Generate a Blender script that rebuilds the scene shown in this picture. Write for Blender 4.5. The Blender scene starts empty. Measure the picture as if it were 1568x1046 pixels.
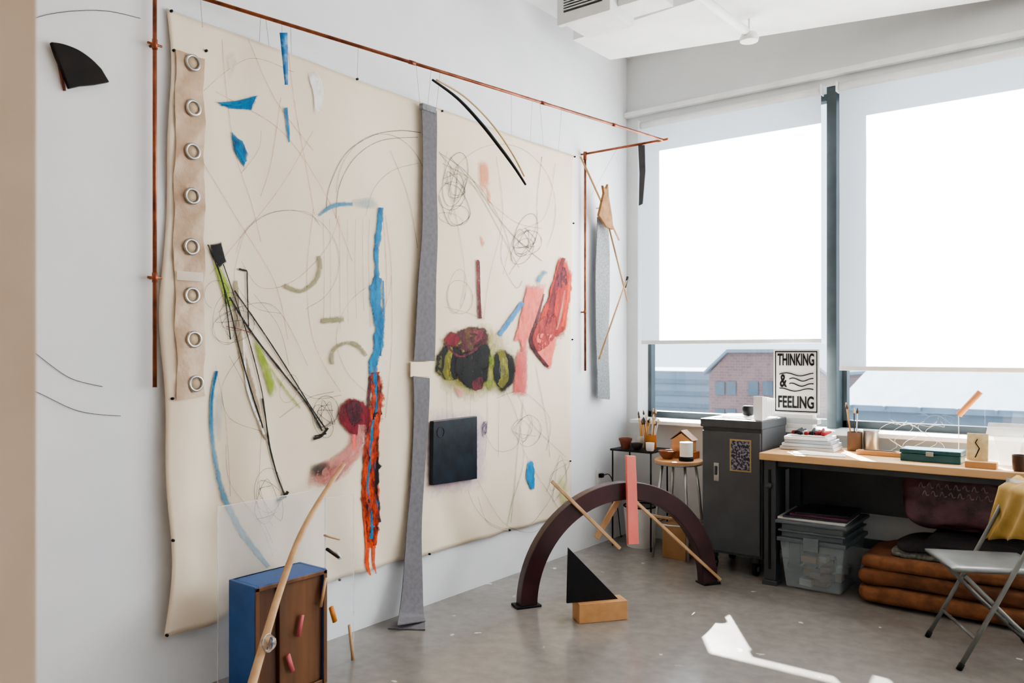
import bpy, math, random
from mathutils import Vector, Matrix, noise as mnoise
random.seed(7)
# ------------------------------------------------------------------ survey helpers (real planes, metres)
CAMX, CAMY, CAMZ = 3.19, 0.0, 1.45
FPX, CX, HY = 1224.0, 784.0, 540.0
TH = math.radians(37.7)
FW = Vector((-math.sin(TH), math.cos(TH), 0)); RT = Vector((math.cos(TH), math.sin(TH), 0))
C0 = Vector((CAMX, CAMY, CAMZ))
WY = 5.63      # window wall
def ray(px, py): return FW + RT*((px-CX)/FPX) + Vector((0,0,1))*((HY-py)/FPX)
def on_plane(px, py, p, n):
    r = ray(px, py); return C0 + r*((Vector(p)-C0).dot(n)/r.dot(n))
def on_x(px, py, x0): return on_plane(px, py, (x0,0,0), Vector((1,0,0)))
def on_y(px, py, y0): return on_plane(px, py, (0,y0,0), Vector((0,1,0)))
def on_z(px, py, z0): return on_plane(px, py, (0,0,z0), Vector((0,0,1)))

def lin(h):
    if isinstance(h, str):
        h = h.lstrip('#'); c = [int(h[i:i+2],16)/255 for i in (0,2,4)]
    else: c = [v/255 for v in h]
    return tuple(v/12.92 if v <= .04045 else ((v+.055)/1.055)**2.4 for v in c)+(1,)

# ------------------------------------------------------------------ materials
def newmat(name):
    m = bpy.data.materials.new(name); m.use_nodes = True
    nt = m.node_tree; nt.nodes.clear()
    out = nt.nodes.new('ShaderNodeOutputMaterial')
    return m, nt, out
def noise_vec(nt, scale, stretch=(1,1,1), detail=4, rough=.55):
    tc = nt.nodes.new('ShaderNodeTexCoord'); mp = nt.nodes.new('ShaderNodeMapping')
    mp.inputs['Scale'].default_value = stretch
    nt.links.new(tc.outputs['Object'], mp.inputs['Vector'])
    n = nt.nodes.new('ShaderNodeTexNoise'); n.inputs['Scale'].default_value = scale
    n.inputs['Detail'].default_value = detail; n.inputs['Roughness'].default_value = rough
    nt.links.new(mp.outputs['Vector'], n.inputs['Vector'])
    return n
def ramp(nt, src, p0, c0, p1, c1):
    r = nt.nodes.new('ShaderNodeValToRGB'); e = r.color_ramp.elements
    e[0].position = p0; e[0].color = c0; e[1].position = p1; e[1].color = c1
    nt.links.new(src, r.inputs['Fac']); return r
def M(name, col, col2=None, rough=.6, metal=0, scale=6, stretch=(1,1,1), bump=0, bscale=60, lo=.35, hi=.65, spec=.5):
    m, nt, out = newmat(name)
    b = nt.nodes.new('ShaderNodeBsdfPrincipled')
    b.inputs['Roughness'].default_value = rough; b.inputs['Metallic'].default_value = metal
    b.inputs['Specular IOR Level'].default_value = spec
    c1 = lin(col)
    c2 = lin(col2) if col2 else tuple(v*.88 for v in c1[:3])+(1,)
    n = noise_vec(nt, scale, stretch)
    r = ramp(nt, n.outputs['Fac'], lo, c1, hi, c2)
    nt.links.new(r.outputs['Color'], b.inputs['Base Color'])
    if bump:
        n2 = noise_vec(nt, bscale, stretch)
        bp = nt.nodes.new('ShaderNodeBump'); bp.inputs['Strength'].default_value = bump
        bp.inputs['Distance'].default_value = .01
        nt.links.new(n2.outputs['Fac'], bp.inputs['Height']); nt.links.new(bp.outputs['Normal'], b.inputs['Normal'])
    nt.links.new(b.outputs['BSDF'], out.inputs['Surface'])
    return m
def wood(name, c, c2, axis=2, rough=.45, s=14):
    st = [1,1,1]; st[axis] = .08
    return M(name, c, c2, rough=rough, scale=s, stretch=tuple(st), bump=.05, bscale=50, lo=.3, hi=.7)
def clear(name, col, alpha, rough=.15):
    m, nt, out = newmat(name)
    b = nt.nodes.new('ShaderNodeBsdfPrincipled'); b.inputs['Base Color'].default_value = lin(col)
    b.inputs['Roughness'].default_value = rough
    t = nt.nodes.new('ShaderNodeBsdfTransparent'); mx = nt.nodes.new('ShaderNodeMixShader')
    n = noise_vec(nt, 9); mr = nt.nodes.new('ShaderNodeMapRange')
    mr.inputs['To Min'].default_value = alpha*.8; mr.inputs['To Max'].default_value = alpha*1.2
    nt.links.new(n.outputs['Fac'], mr.inputs['Value']); nt.links.new(mr.outputs[0], mx.inputs['Fac'])
    nt.links.new(t.outputs[0], mx.inputs[1]); nt.links.new(b.outputs[0], mx.inputs[2])
    nt.links.new(mx.outputs[0], out.inputs['Surface']); return m
def P(name, col, col2=None, soft=.35, thr=.08, op=1.0, ns=26, namp=.6, rough=.6, brk=.35):
    """dry paint on cloth: ragged alpha edge from UV.y + noise, streaky broken interior"""
    m, nt, out = newmat(name); L = nt.links
    b = nt.nodes.new('ShaderNodeBsdfPrincipled'); b.inputs['Roughness'].default_value = rough
    b.inputs['Specular IOR Level'].default_value = .2
    n = noise_vec(nt, ns, detail=6, rough=.65)
    c1 = lin(col); c2 = lin(col2) if col2 else tuple(v*.75 for v in c1[:3])+(1,)
    n0 = noise_vec(nt, ns*.6, (1,1.6,.8), detail=6, rough=.7)
    r = ramp(nt, n0.outputs['Fac'], .38, c1, .62, c2); L.new(r.outputs['Color'], b.inputs['Base Color'])
    uv = nt.nodes.new('ShaderNodeTexCoord'); sp = nt.nodes.new('ShaderNodeSeparateXYZ'); L.new(uv.outputs['UV'], sp.inputs[0])
    def mth(op_, a, bv, clamp=False):
        k = nt.nodes.new('ShaderNodeMath'); k.operation = op_; k.use_clamp = clamp
        for i, v in enumerate((a, bv)):
            if v is None: continue
            if isinstance(v, (int, float)): k.inputs[i].default_value = v
            else: L.new(v, k.inputs[i])
        return k.outputs[0]
    e = mth('MULTIPLY', sp.outputs['Y'], 2.0); e = mth('SUBTRACT', e, 1.0); e = mth('ABSOLUTE', e, None); e = mth('SUBTRACT', 1.0, e)
    nn = mth('SUBTRACT', n.outputs['Fac'], .5); nn = mth('MULTIPLY', nn, namp*2)
    k1 = mth('SUBTRACT', 1.2, e); nn = mth('MULTIPLY', nn, k1)
    a = mth('ADD', e, nn); a = mth('SUBTRACT', a, thr); a = mth('DIVIDE', a, soft, True)
    if brk:
        nb_ = noise_vec(nt, 34, (1,1,.5), detail=7, rough=.75)
        mr = nt.nodes.new('ShaderNodeMapRange'); mr.inputs['From Min'].default_value=.36; mr.inputs['From Max'].default_value=.5
        mr.inputs['To Min'].default_value=1-brk; mr.inputs['To Max'].default_value=1; L.new(nb_.outputs['Fac'], mr.inputs['Value'])
        a = mth('MULTIPLY', a, mr.outputs[0])
    a = mth('MULTIPLY', a, op, True)
    t = nt.nodes.new('ShaderNodeBsdfTransparent'); mx = nt.nodes.new('ShaderNodeMixShader')
    L.new(a, mx.inputs['Fac']); L.new(t.outputs[0], mx.inputs[1]); L.new(b.outputs[0], mx.inputs[2]); L.new(mx.outputs[0], out.inputs['Surface'])
    return m

# ------------------------------------------------------------------ mesh helpers
def mobj(name, verts, faces, mat, smooth=False, uvs=None):
    me = bpy.data.meshes.new(name); me.from_pydata([tuple(v) for v in verts], [], faces); me.update()
    if mat: me.materials.append(mat)
    if smooth:
        for p in me.polygons: p.use_smooth = True
    if uvs:
        ul = me.uv_layers.new(name='UVMap')
        for lp in me.loops: ul.data[lp.index].uv = uvs[lp.vertex_index]
    o = bpy.data.objects.new(name, me); bpy.context.scene.collection.objects.link(o); return o
def bev(o, w=.004, s=2):
    if w:
        m = o.modifiers.new('Bevel', 'BEVEL'); m.width = w; m.segments = s; m.limit_method = 'ANGLE'
    return o
def hexa(name, bot, top, mat, bevel=.003):
    v = list(bot)+list(top)
    f = [(3,2,1,0),(4,5,6,7),(0,1,5,4),(1,2,6,5),(2,3,7,6),(3,0,4,7)]
    return bev(mobj(name, v, f, mat), bevel)
def box(name, a, b, mat, bevel=.003):
    x0,y0,z0 = a; x1,y1,z1 = b
    return hexa(name, [(x0,y0,z0),(x1,y0,z0),(x1,y1,z0),(x0,y1,z0)], [(x0,y0,z1),(x1,y0,z1),(x1,y1,z1),(x0,y1,z1)], mat, bevel)
def obox(name, c, u, v, w, mat, bevel=.003):
    c,u,v,w = map(Vector, (c,u,v,w))
    return hexa(name, [c-u-v-w, c+u-v-w, c+u+v-w, c-u+v-w], [c-u-v+w, c+u-v+w, c+u+v+w, c-u+v+w], mat, bevel)
def prism(name, pts, off, mat, bevel=.002):
    n = len(pts); off = Vector(off); v = [Vector(p) for p in pts]; v2 = [p+off for p in v]
    f = [tuple(range(n)), tuple(range(2*n-1, n-1, -1))]+[(i, n+i, n+(i+1)%n, (i+1)%n) for i in range(n)]
    o = mobj(name, v+v2, f, mat); return bev(o, bevel)
def tube(name, pts, r, mat, seg=10, flat=None):
    pts = [Vector(p) for p in pts]; n = len(pts)
    rs = r if isinstance(r, (list, tuple)) else [r]*n
    V, Fc = [], []; up = None
    for i, p in enumerate(pts):
        t = (pts[min(i+1,n-1)]-pts[max(i-1,0)]).normalized()
        if up is None: up = Vector((0,0,1)) if abs(t.z) < .9 else Vector((1,0,0))
        s = t.cross(up).normalized(); up = s.cross(t).normalized()
        for k in range(seg):
            a = 2*math.pi*k/seg
            V.append(p+s*math.cos(a)*rs[i]+up*math.sin(a)*rs[i]*(flat or 1))
    for i in range(n-1):
        for k in range(seg):
            a = i*seg+k; b = i*seg+(k+1)%seg
            Fc.append((a, b, b+seg, a+seg))
    Fc.append(tuple(range(seg-1,-1,-1))); Fc.append(tuple((n-1)*seg+k for k in range(seg)))
    return mobj(name, V, Fc, mat, smooth=True)
def cyl(name, p0, p1, r, mat, seg=16): 
    return tube(name, [p0, p1], r, mat, seg)
def lathe(name, prof, c, mat, seg=28):
    c = Vector(c); V = []; Fc = []; n = len(prof)
    for (r, z) in prof:
        for k in range(seg):
            a = 2*math.pi*k/seg; V.append(c+Vector((r*math.cos(a), r*math.sin(a), z)))
    for i in range(n-1):
        for k in range(seg):
            a = i*seg+k; b = i*seg+(k+1)%seg; Fc.append((a, b, b+seg, a+seg))
    Fc.append(tuple(range(seg-1,-1,-1))); Fc.append(tuple((n-1)*seg+k for k in range(seg)))
    o = mobj(name, V, Fc, mat, smooth=True)
    m = o.modifiers.new('es','EDGE_SPLIT'); m.split_angle = math.radians(40); return o
def torus(name, c, ax, R, r, mat, seg=24, ms=8):
    c = Vector(c); ax = Vector(ax).normalized()
    s = ax.orthogonal().normalized(); t = ax.cross(s); V=[]; Fc=[]
    for i in range(seg):
        a = 2*math.pi*i/seg; d = s*math.cos(a)+t*math.sin(a)
        for k in range(ms):
            b = 2*math.pi*k/ms; V.append(c+d*(R+r*math.cos(b))+ax*r*math.sin(b))
    for i in range(seg):
        for k in range(ms):
            Fc.append((i*ms+k, ((i+1)%seg)*ms+k, ((i+1)%seg)*ms+(k+1)%ms, i*ms+(k+1)%ms))
    return mobj(name, V, Fc, mat, smooth=True)
def catm(pts, n=8, closed=False):
    pts = [tuple(p) for p in pts]; m = len(pts); out = []
    rng = range(m) if closed else range(m-1)
    for i in rng:
        if closed: p0,p1,p2,p3 = pts[i-1],pts[i],pts[(i+1)%m],pts[(i+2)%m]
        else: p0,p1,p2,p3 = pts[max(i-1,0)],pts[i],pts[i+1],pts[min(i+2,m-1)]
        for k in range(n):
            t = k/n
            out.append(tuple(.5*(2*b+(c-a)*t+(2*a-5*b+4*c-d)*t*t+(-a+3*b-3*c+d)*t**3) for a,b,c,d in zip(p0,p1,p2,p3)))
    if not closed: out.append(pts[-1])
    return out
def group(name, parts):
    parts = [p for p in parts if p]
    bpy.context.view_layer.update()
    mn = Vector((1e9,)*3); mx = Vector((-1e9,)*3)
    for p in parts:
        if p.type == 'EMPTY': continue
        for c in p.bound_box:
            w = p.matrix_world @ Vector(c)
            for i in range(3): mn[i] = min(mn[i], w[i]); mx[i] = max(mx[i], w[i])
    c = Vector(((mn.x+mx.x)/2, (mn.y+mx.y)/2, mn.z))
    e = bpy.data.objects.new(name, None); e.empty_display_size = .1; e.location = c
    bpy.context.scene.collection.objects.link(e)
    for p in parts:
        p.parent = e; p.matrix_parent_inverse = Matrix.Translation(-c)
    return e
def jitter(o, amp, sc=6.0, seed=0):
    for v in o.data.vertices:
        q = v.co*sc+Vector((seed,seed*1.7,0)); v.co += mnoise.noise_vector(q)*amp
def pillow(name, c, sx, sy, sz, mat, rot=0, e=.35, amp=.01, seed=1, nu=28, nv=16, tilt=0):
    V=[];Fc=[]
    def sg(v,p): return math.copysign(abs(v)**p, v)
    for j in range(nv+1):
        ph = -math.pi/2+math.pi*j/nv
        for i in range(nu):
            th = 2*math.pi*i/nu
            V.append(Vector((sx*sg(math.cos(ph),e)*sg(math.cos(th),e), sy*sg(math.cos(ph),e)*sg(math.sin(th),e), sz*sg(math.sin(ph),.7))))
    for j in range(nv):
        for i in range(nu):
            Fc.append((j*nu+i, j*nu+(i+1)%nu, (j+1)*nu+(i+1)%nu, (j+1)*nu+i))
    R = Matrix.Rotation(rot,3,'Z') @ Matrix.Rotation(tilt,3,'X')
    V = [R@v+Vector(c) for v in V]
    o = mobj(name, V, Fc, mat, smooth=True); jitter(o, amp, 9, seed)
    m = o.modifiers.new('s','SUBSURF'); m.levels = 1; m.render_levels = 1
    return o
def text(name, s, c, w, h, mat, xdir=Vector((1,0,0)), zdir=Vector((0,0,1)), extr=.0008):
    cu = bpy.data.curves.new(name, 'FONT'); cu.body = s; cu.align_x = 'CENTER'; cu.align_y = 'CENTER'; cu.size = 1; cu.extrude = extr; cu.offset=.025
    o = bpy.data.objects.new(name, cu); bpy.context.scene.collection.objects.link(o); bpy.context.view_layer.update()
    d = o.dimensions; sx, sy = w/d.x, h/d.y
    n = xdir.cross(zdir)
    o.matrix_world = Matrix(((xdir.x*sx, zdir.x*sy, n.x, c[0]),(xdir.y*sx, zdir.y*sy, n.y, c[1]),(xdir.z*sx, zdir.z*sy, n.z, c[2]),(0,0,0,1)))
    cu.materials.append(mat); return o

# ------------------------------------------------------------------ palette
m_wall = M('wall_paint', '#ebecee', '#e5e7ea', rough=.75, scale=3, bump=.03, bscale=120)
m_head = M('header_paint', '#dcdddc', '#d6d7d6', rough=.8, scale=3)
m_ceil = M('ceiling_paint', '#f0f0ee', '#e6e6e4', rough=.85, scale=4)
m_tan = M('tan_partition', '#c2a991', '#b79c83', rough=.8, scale=3)
m_trim = M('trim_white', '#eeeeec', rough=.4)
m_frame = M('window_frame_grey', '#3a4448', '#454f53', rough=.4)
m_copper = M('copper', '#a06044', '#6e3b2a', rough=.4, metal=.7, scale=12)
m_canvas = M('raw_canvas', '#f1e2cc', '#e8d7bf', rough=.95, scale=1.3, bump=.15, bscale=9, spec=.2)
m_vinyl = M('tan_vinyl', '#c8ae92', '#b8987b', rough=.4, scale=12, bump=.5, bscale=16)
m_steel = M('brushed_steel', '#c9c9c6', '#a0a09e', rough=.3, metal=.9)
m_dsteel = M('dark_steel', '#45494e', '#3c4045', rough=.45, metal=.3)
m_black = M('black_paint', '#111011', '#191719', rough=.5, spec=.25)
m_felt = M('grey_felt', '#7a787b', '#6f6d71', rough=.98, scale=40, bump=.1, bscale=200, spec=.1)
m_felt2 = M('light_felt', '#999c9e', '#7c7f82', rough=.98, scale=70, bump=.3, bscale=160, spec=.1)
m_maroon = M('maroon_lacquer', '#401a1e', '#2c1115', rough=.35, scale=5)
m_pink = M('pink_paint', '#ee8377', '#e8786c', rough=.5)
m_oak = wood('pale_wood', '#cba67c', '#b1885f')
m_oakx = wood('pale_wood_x', '#cc9a68', '#b48250', axis=0)
m_wal = wood('walnut', '#7d5232', '#55361f')
m_blue = M('blue_paint', '#285a9c', '#204d89', rough=.45)
m_graph = M('graphite', '#2e2e30', rough=.7)
m_white = M('white_paper', '#f2f1ee', '#ebe9e5', rough=.7)
m_wplas = M('white_plastic', '#f0f0ee', rough=.35)
m_string = M('string', '#77706a', rough=.8)

# ------------------------------------------------------------------ room shell
RX, RY0, CZ = 6.9, -2.2, 3.80
m_floor, nt, out = newmat('polished_concrete'); L = nt.links
b = nt.nodes.new('ShaderNodeBsdfPrincipled')
n1 = noise_vec(nt, 1.1, detail=7); n2 = noise_vec(nt, 14, detail=5)
r1 = ramp(nt, n1.outputs['Fac'], .3, lin('#8f8a84'), .7, lin('#77726c'))
r2 = ramp(nt, n2.outputs['Fac'], .35, (0.88,.88,.88,1), .65, (1.04,1.04,1.04,1))
mx = nt.nodes.new('ShaderNodeMix'); mx.data_type='RGBA'; mx.blend_type='MULTIPLY'; mx.inputs['Factor'].default_value=1
L.new(r1.outputs['Color'], mx.inputs['A']); L.new(r2.outputs['Color'], mx.inputs['B'])
tc = nt.nodes.new('ShaderNodeTexCoord'); vo = nt.nodes.new('ShaderNodeTexVoronoi'); vo.inputs['Scale'].default_value = 5.5
nd = noise_vec(nt, 9); ad = nt.nodes.new('ShaderNodeVectorMath'); ad.operation='MULTIPLY_ADD'
ad.inputs[1].default_value=(.12,.12,.12); L.new(nd.outputs['Color'], ad.inputs[0]); L.new(tc.outputs['Object'], ad.inputs[2]); L.new(ad.outputs[0], vo.inputs['Vector'])
r3 = ramp(nt, vo.outputs['Distance'], .07, (1,1,1,1), .10, (0,0,0,1))
n4 = noise_vec(nt, 1.7); r4 = ramp(nt, n4.outputs['Fac'], .46, (0,0,0,1), .54, (.8,.8,.8,1))
mm = nt.nodes.new('ShaderNodeMath'); mm.operation='MULTIPLY'; L.new(r3.outputs['Color'], mm.inputs[0]); L.new(r4.outputs['Color'], mm.inputs[1])
mx2 = nt.nodes.new('ShaderNodeMix'); mx2.data_type='RGBA'; L.new(mm.outputs[0], mx2.inputs['Factor']); L.new(mx.outputs['Result'], mx2.inputs['A']); mx2.inputs['B'].default_value = lin('#d2cfc9')
L.new(mx2.outputs['Result'], b.inputs['Base Color'])
rr = ramp(nt, n1.outputs['Fac'], .3, (.14,)*3+(1,), .7, (.27,)*3+(1,)); L.new(rr.outputs['Color'], b.inputs['Roughness'])
b.inputs['Specular IOR Level'].default_value=.65
bp = nt.nodes.new('ShaderNodeBump'); bp.inputs['Strength'].default_value=.04; bp.inputs['Distance'].default_value=.01; L.new(n2.outputs['Fac'], bp.inputs['Height']); L.new(bp.outputs[0], b.inputs['Normal'])
L.new(b.outputs[0], out.inputs['Surface'])
box('floor', (-.2, RY0-.2, -.15), (RX+.2, WY+.3, 0), m_floor, 0)
box('ceiling', (-.2, RY0-.2, CZ), (RX+.2, WY+.3, CZ+.15), m_ceil, 0)
box('wall_left', (-.2, RY0-.2, 0), (0, WY+.3, CZ), m_wall, 0)
box('wall_right', (RX, RY0, 0), (RX+.2, WY+.3, CZ), m_wall, 0)
box('wall_back', (0, RY0-.2, 0), (RX, RY0, CZ), m_wall, 0)
SILL, HEAD = .93, 3.27
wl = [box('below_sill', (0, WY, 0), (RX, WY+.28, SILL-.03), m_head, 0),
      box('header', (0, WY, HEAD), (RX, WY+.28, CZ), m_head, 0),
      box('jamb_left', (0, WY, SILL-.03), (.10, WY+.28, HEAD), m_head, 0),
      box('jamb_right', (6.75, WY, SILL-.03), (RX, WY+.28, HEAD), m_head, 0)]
group('wall_window', wl)
box('trim_1', (0.001, WY-.05, 3.32), (RX, WY-.001, 3.36), m_trim, .004)
box('trim_2', (.101, 5.50, SILL-.029), (6.749, WY+.27, SILL), m_trim, .004)   # sill ledge
box('wall_partition', (0.001, .36, 0.001), (1.88, .519, CZ-.001), m_tan, .004)
sfp=[(.23,4.50),(.24,4.97),(2.69,5.55),(RX-.01,5.58),(RX-.01,4.3),(3.2,4.3)]
prism('ceiling_soffit',[(x,y,3.55) for x,y in sfp],(0,0,CZ-3.551),m_ceil,.003)

# windows : frames + glass + shade
m_glass, nt, out = newmat('window_glass')
t = nt.nodes.new('ShaderNodeBsdfTransparent'); t.inputs['Color'].default_value=(.93,.97,1,1)
g = nt.nodes.new('ShaderNodeBsdfGlossy'); g.inputs['Roughness'].default_value=.02
fr = nt.nodes.new('ShaderNodeMixShader'); fr.inputs[0].default_value=.05
nt.links.new(t.outputs[0], fr.inputs[1]); nt.links.new(g.outputs[0], fr.inputs[2]); nt.links.new(fr.outputs[0], out.inputs['Surface'])
m_shade, nt, out = newmat('roller_shade_fabric')
tr = nt.nodes.new('ShaderNodeBsdfTranslucent'); df = nt.nodes.new('ShaderNodeBsdfDiffuse'); mxs = nt.nodes.new('ShaderNodeMixShader')
n = noise_vec(nt, 300); r = ramp(nt, n.outputs['Fac'], .3, (.98,.98,1,1), .7, (.95,.95,.96,1))
nt.links.new(r.outputs[0], tr.inputs['Color']); nt.links.new(r.outputs[0], df.inputs['Color']); mxs.inputs[0].default_value=.3
nt.links.new(tr.outputs[0], mxs.inputs[1]); nt.links.new(df.outputs[0], mxs.inputs[2]); nt.links.new(mxs.outputs[0], out.inputs['Surface'])
xs = [(.10,1.545,1.54,.15),(1.61,3.77,1.355,1.645),(3.83,6.75,1.36,3.87)]
for i,(xa,xb,zb,sxa) in enumerate(xs):
    ps = [box('frame_left', (xa+.001,5.80,SILL), (xa+.03,5.87,HEAD), m_frame), box('frame_right', (xb-.03,5.80,SILL), (xb,5.87,HEAD), m_frame),
          box('frame_bottom', (xa+.001,5.80,SILL), (xb,5.87,SILL+.05), m_frame), box('frame_top', (xa+.001,5.80,HEAD-.05), (xb,5.87,HEAD-.001), m_frame)]
    ps.append(mobj('glass_pane', [(xa+.03,5.835,SILL+.05),(xb-.03,5.835,SILL+.05),(xb-.03,5.835,HEAD-.05),(xa+.03,5.835,HEAD-.05)], [(0,1,2,3)], m_glass))
    if i<2: ps.append(box('mullion', (xb,5.655,SILL), (xb+.065,5.86,HEAD-.001), m_frame))
    group('window_%d'%(i+1), ps)
    sxb = xb-.02
    V=[];Fc=[]; N=24
    for k in range(N+1):
        z = zb+(3.21-zb)*k/N
        V += [(sxa,5.60+.002*math.sin(k),z),(sxb,5.60+.002*math.sin(k),z)]
    for k in range(N): Fc.append((2*k,2*k+1,2*k+3,2*k+2))
    sp = [mobj('fabric', V, Fc, m_shade, True),
          box('hem_bar', (sxa,5.592,zb-.025),(sxb,5.61,zb+.005), m_wplas,.004),
          cyl('roller', (sxa,5.60,3.235),(sxb,5.60,3.235), .026, m_wplas),
          box('bracket_left', (sxa-.015,5.56,3.20),(sxa-.003,5.625,3.27), m_wplas), box('bracket_right', (sxb+.003,5.56,3.20),(sxb+.012,5.625,3.27), m_wplas)]
    group('window_shade', sp) if i==0 else group('window_shade.%03d'%i, sp)

# ------------------------------------------------------------------ exterior
m_brick, nt, out = newmat('hazy_brick')
tc = nt.nodes.new('ShaderNodeTexCoord'); s = nt.nodes.new('ShaderNodeSeparateXYZ'); cb = nt.nodes.new('ShaderNodeCombineXYZ')
nt.links.new(tc.outputs['Object'], s.inputs[0]); nt.links.new(s.outputs['X'], cb.inputs['X']); nt.links.new(s.outputs['Z'], cb.inputs['Y'])
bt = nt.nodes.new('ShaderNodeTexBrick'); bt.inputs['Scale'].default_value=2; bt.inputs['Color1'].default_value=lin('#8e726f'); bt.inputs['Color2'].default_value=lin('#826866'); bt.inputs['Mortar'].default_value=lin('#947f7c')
nt.links.new(cb.outputs[0], bt.inputs['Vector']); bb = nt.nodes.new('ShaderNodeBsdfPrincipled'); bb.inputs['Roughness'].default_value=.9
nt.links.new(bt.outputs['Color'], bb.inputs['Base Color']); nt.links.new(bb.outputs[0], out.inputs['Surface'])
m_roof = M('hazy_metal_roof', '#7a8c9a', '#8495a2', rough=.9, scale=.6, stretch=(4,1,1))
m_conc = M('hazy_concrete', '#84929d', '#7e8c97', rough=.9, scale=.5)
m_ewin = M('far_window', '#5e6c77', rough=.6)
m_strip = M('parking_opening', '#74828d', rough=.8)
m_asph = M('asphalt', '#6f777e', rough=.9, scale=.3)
box('ground_outside', (-70,5.95,-6.2), (90,130,-6), m_asph, 0)
YB = 34.0
def eb(px,py,y=YB): return on_y(px,py,y)
c = eb(1132,540)
bx0, bx1 = eb(1086,578).x, eb(1262,560).x; ze = eb(1090,572).z; zr = c.z
fa_,fb_ = .18,.80
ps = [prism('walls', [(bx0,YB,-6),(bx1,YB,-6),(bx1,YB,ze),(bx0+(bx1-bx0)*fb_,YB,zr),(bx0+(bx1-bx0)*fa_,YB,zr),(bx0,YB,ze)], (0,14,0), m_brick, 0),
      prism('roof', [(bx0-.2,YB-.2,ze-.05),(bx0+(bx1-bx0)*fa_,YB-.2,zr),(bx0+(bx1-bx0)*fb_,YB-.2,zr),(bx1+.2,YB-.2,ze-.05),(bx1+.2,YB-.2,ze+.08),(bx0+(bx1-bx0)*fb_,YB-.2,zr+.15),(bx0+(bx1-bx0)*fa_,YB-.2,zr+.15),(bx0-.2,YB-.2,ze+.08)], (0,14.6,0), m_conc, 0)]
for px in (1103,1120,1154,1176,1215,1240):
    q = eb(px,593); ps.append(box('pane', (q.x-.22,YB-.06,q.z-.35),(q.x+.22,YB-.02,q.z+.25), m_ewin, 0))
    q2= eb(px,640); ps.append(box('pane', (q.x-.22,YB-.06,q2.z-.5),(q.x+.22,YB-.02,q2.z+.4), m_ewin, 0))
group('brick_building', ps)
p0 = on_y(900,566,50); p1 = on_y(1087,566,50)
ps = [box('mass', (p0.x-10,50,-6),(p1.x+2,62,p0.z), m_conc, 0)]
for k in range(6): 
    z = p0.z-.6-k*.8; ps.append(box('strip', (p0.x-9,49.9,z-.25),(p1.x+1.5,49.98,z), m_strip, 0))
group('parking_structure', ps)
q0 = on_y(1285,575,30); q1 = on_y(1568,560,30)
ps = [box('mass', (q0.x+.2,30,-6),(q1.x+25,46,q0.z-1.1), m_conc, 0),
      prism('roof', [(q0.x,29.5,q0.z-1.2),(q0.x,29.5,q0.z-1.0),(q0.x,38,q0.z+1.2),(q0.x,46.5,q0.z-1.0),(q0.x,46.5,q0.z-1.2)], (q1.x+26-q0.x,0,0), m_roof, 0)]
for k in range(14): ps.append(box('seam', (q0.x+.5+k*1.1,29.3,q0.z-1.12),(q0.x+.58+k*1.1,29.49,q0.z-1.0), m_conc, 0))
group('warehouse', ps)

# ------------------------------------------------------------------ canvas and painting
def smooth01(t): t=max(0,min(1,t)); return t*t*(3-2*t)
Yl = on_x(250,500,0).y; Yr = on_x(878,500,0).y
def cx_(y,z):
    l = 1-smooth01((y-Yl)/1.4); bt = 1-smooth01((z-.3)/1.5)
    l2 = 1-smooth01((y-Yl)/.4)
    a = .0018+.014*l*bt+.005*bt+.006*l2
    u = y*.8+z*.35
    return .010+a*(1.6+math.sin(13*y+3*math.sin(2.2*z)+z*2.0)+.5*math.sin(27*u-4*z+2*math.sin(3*z)))
top = [(256,12),(300,30),(350,47),(442,80),(547,121),(615,146),(680,168),(783,206),(830,222),(880,238)]
bot = [(246,976),(300,958),(350,936),(430,915),(505,891),(580,868),(655,849),(780,813),(830,800),(873,788)]
tp = [on_x(*p,.02) for p in top]; bt_ = [on_x(*p,.02) for p in bot]
def polyev(pl, s):
    y0, y1 = pl[0].y, pl[-1].y; y = y0+(y1-y0)*s
    for a_,b_ in zip(pl,pl[1:]):
        if y <= b_.y+1e-6: 
            t=(y-a_.y)/(b_.y-a_.y); return a_.lerp(b_,t)
    return pl[-1]
NU,NV=150,100; V=[];Fc=[]
for j in range(NV+1):
    t=j/NV
    for i in range(NU+1):
        s=i/NU; A=polyev(tp,s); B=polyev(bt_,s); q=A.lerp(B,t)
        y=q.y + (.014*math.sin(t*9)+.008*math.sin(t*23))*(1-s)**6; z=q.z+ .004*math.sin(s*60)*t**8
        V.append((cx_(y,z),y,z))
for j in range(NV):
    for i in range(NU): Fc.append((j*(NU+1)+i, (j+1)*(NU+1)+i,(j+1)*(NU+1)+i+1, j*(NU+1)+i+1))
art=[]
o = mobj('canvas_cloth', V, Fc, m_canvas, True); sm=o.modifiers.new('so','SOLIDIFY'); sm.thickness=.003; sm.offset=0; art.append(o)
LAY=[0]
def onc(px,py,lift=0):
    q=on_x(px,py,.018); return Vector((cx_(q.y,q.z)+.0035+lift,q.y,q.z))
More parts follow.
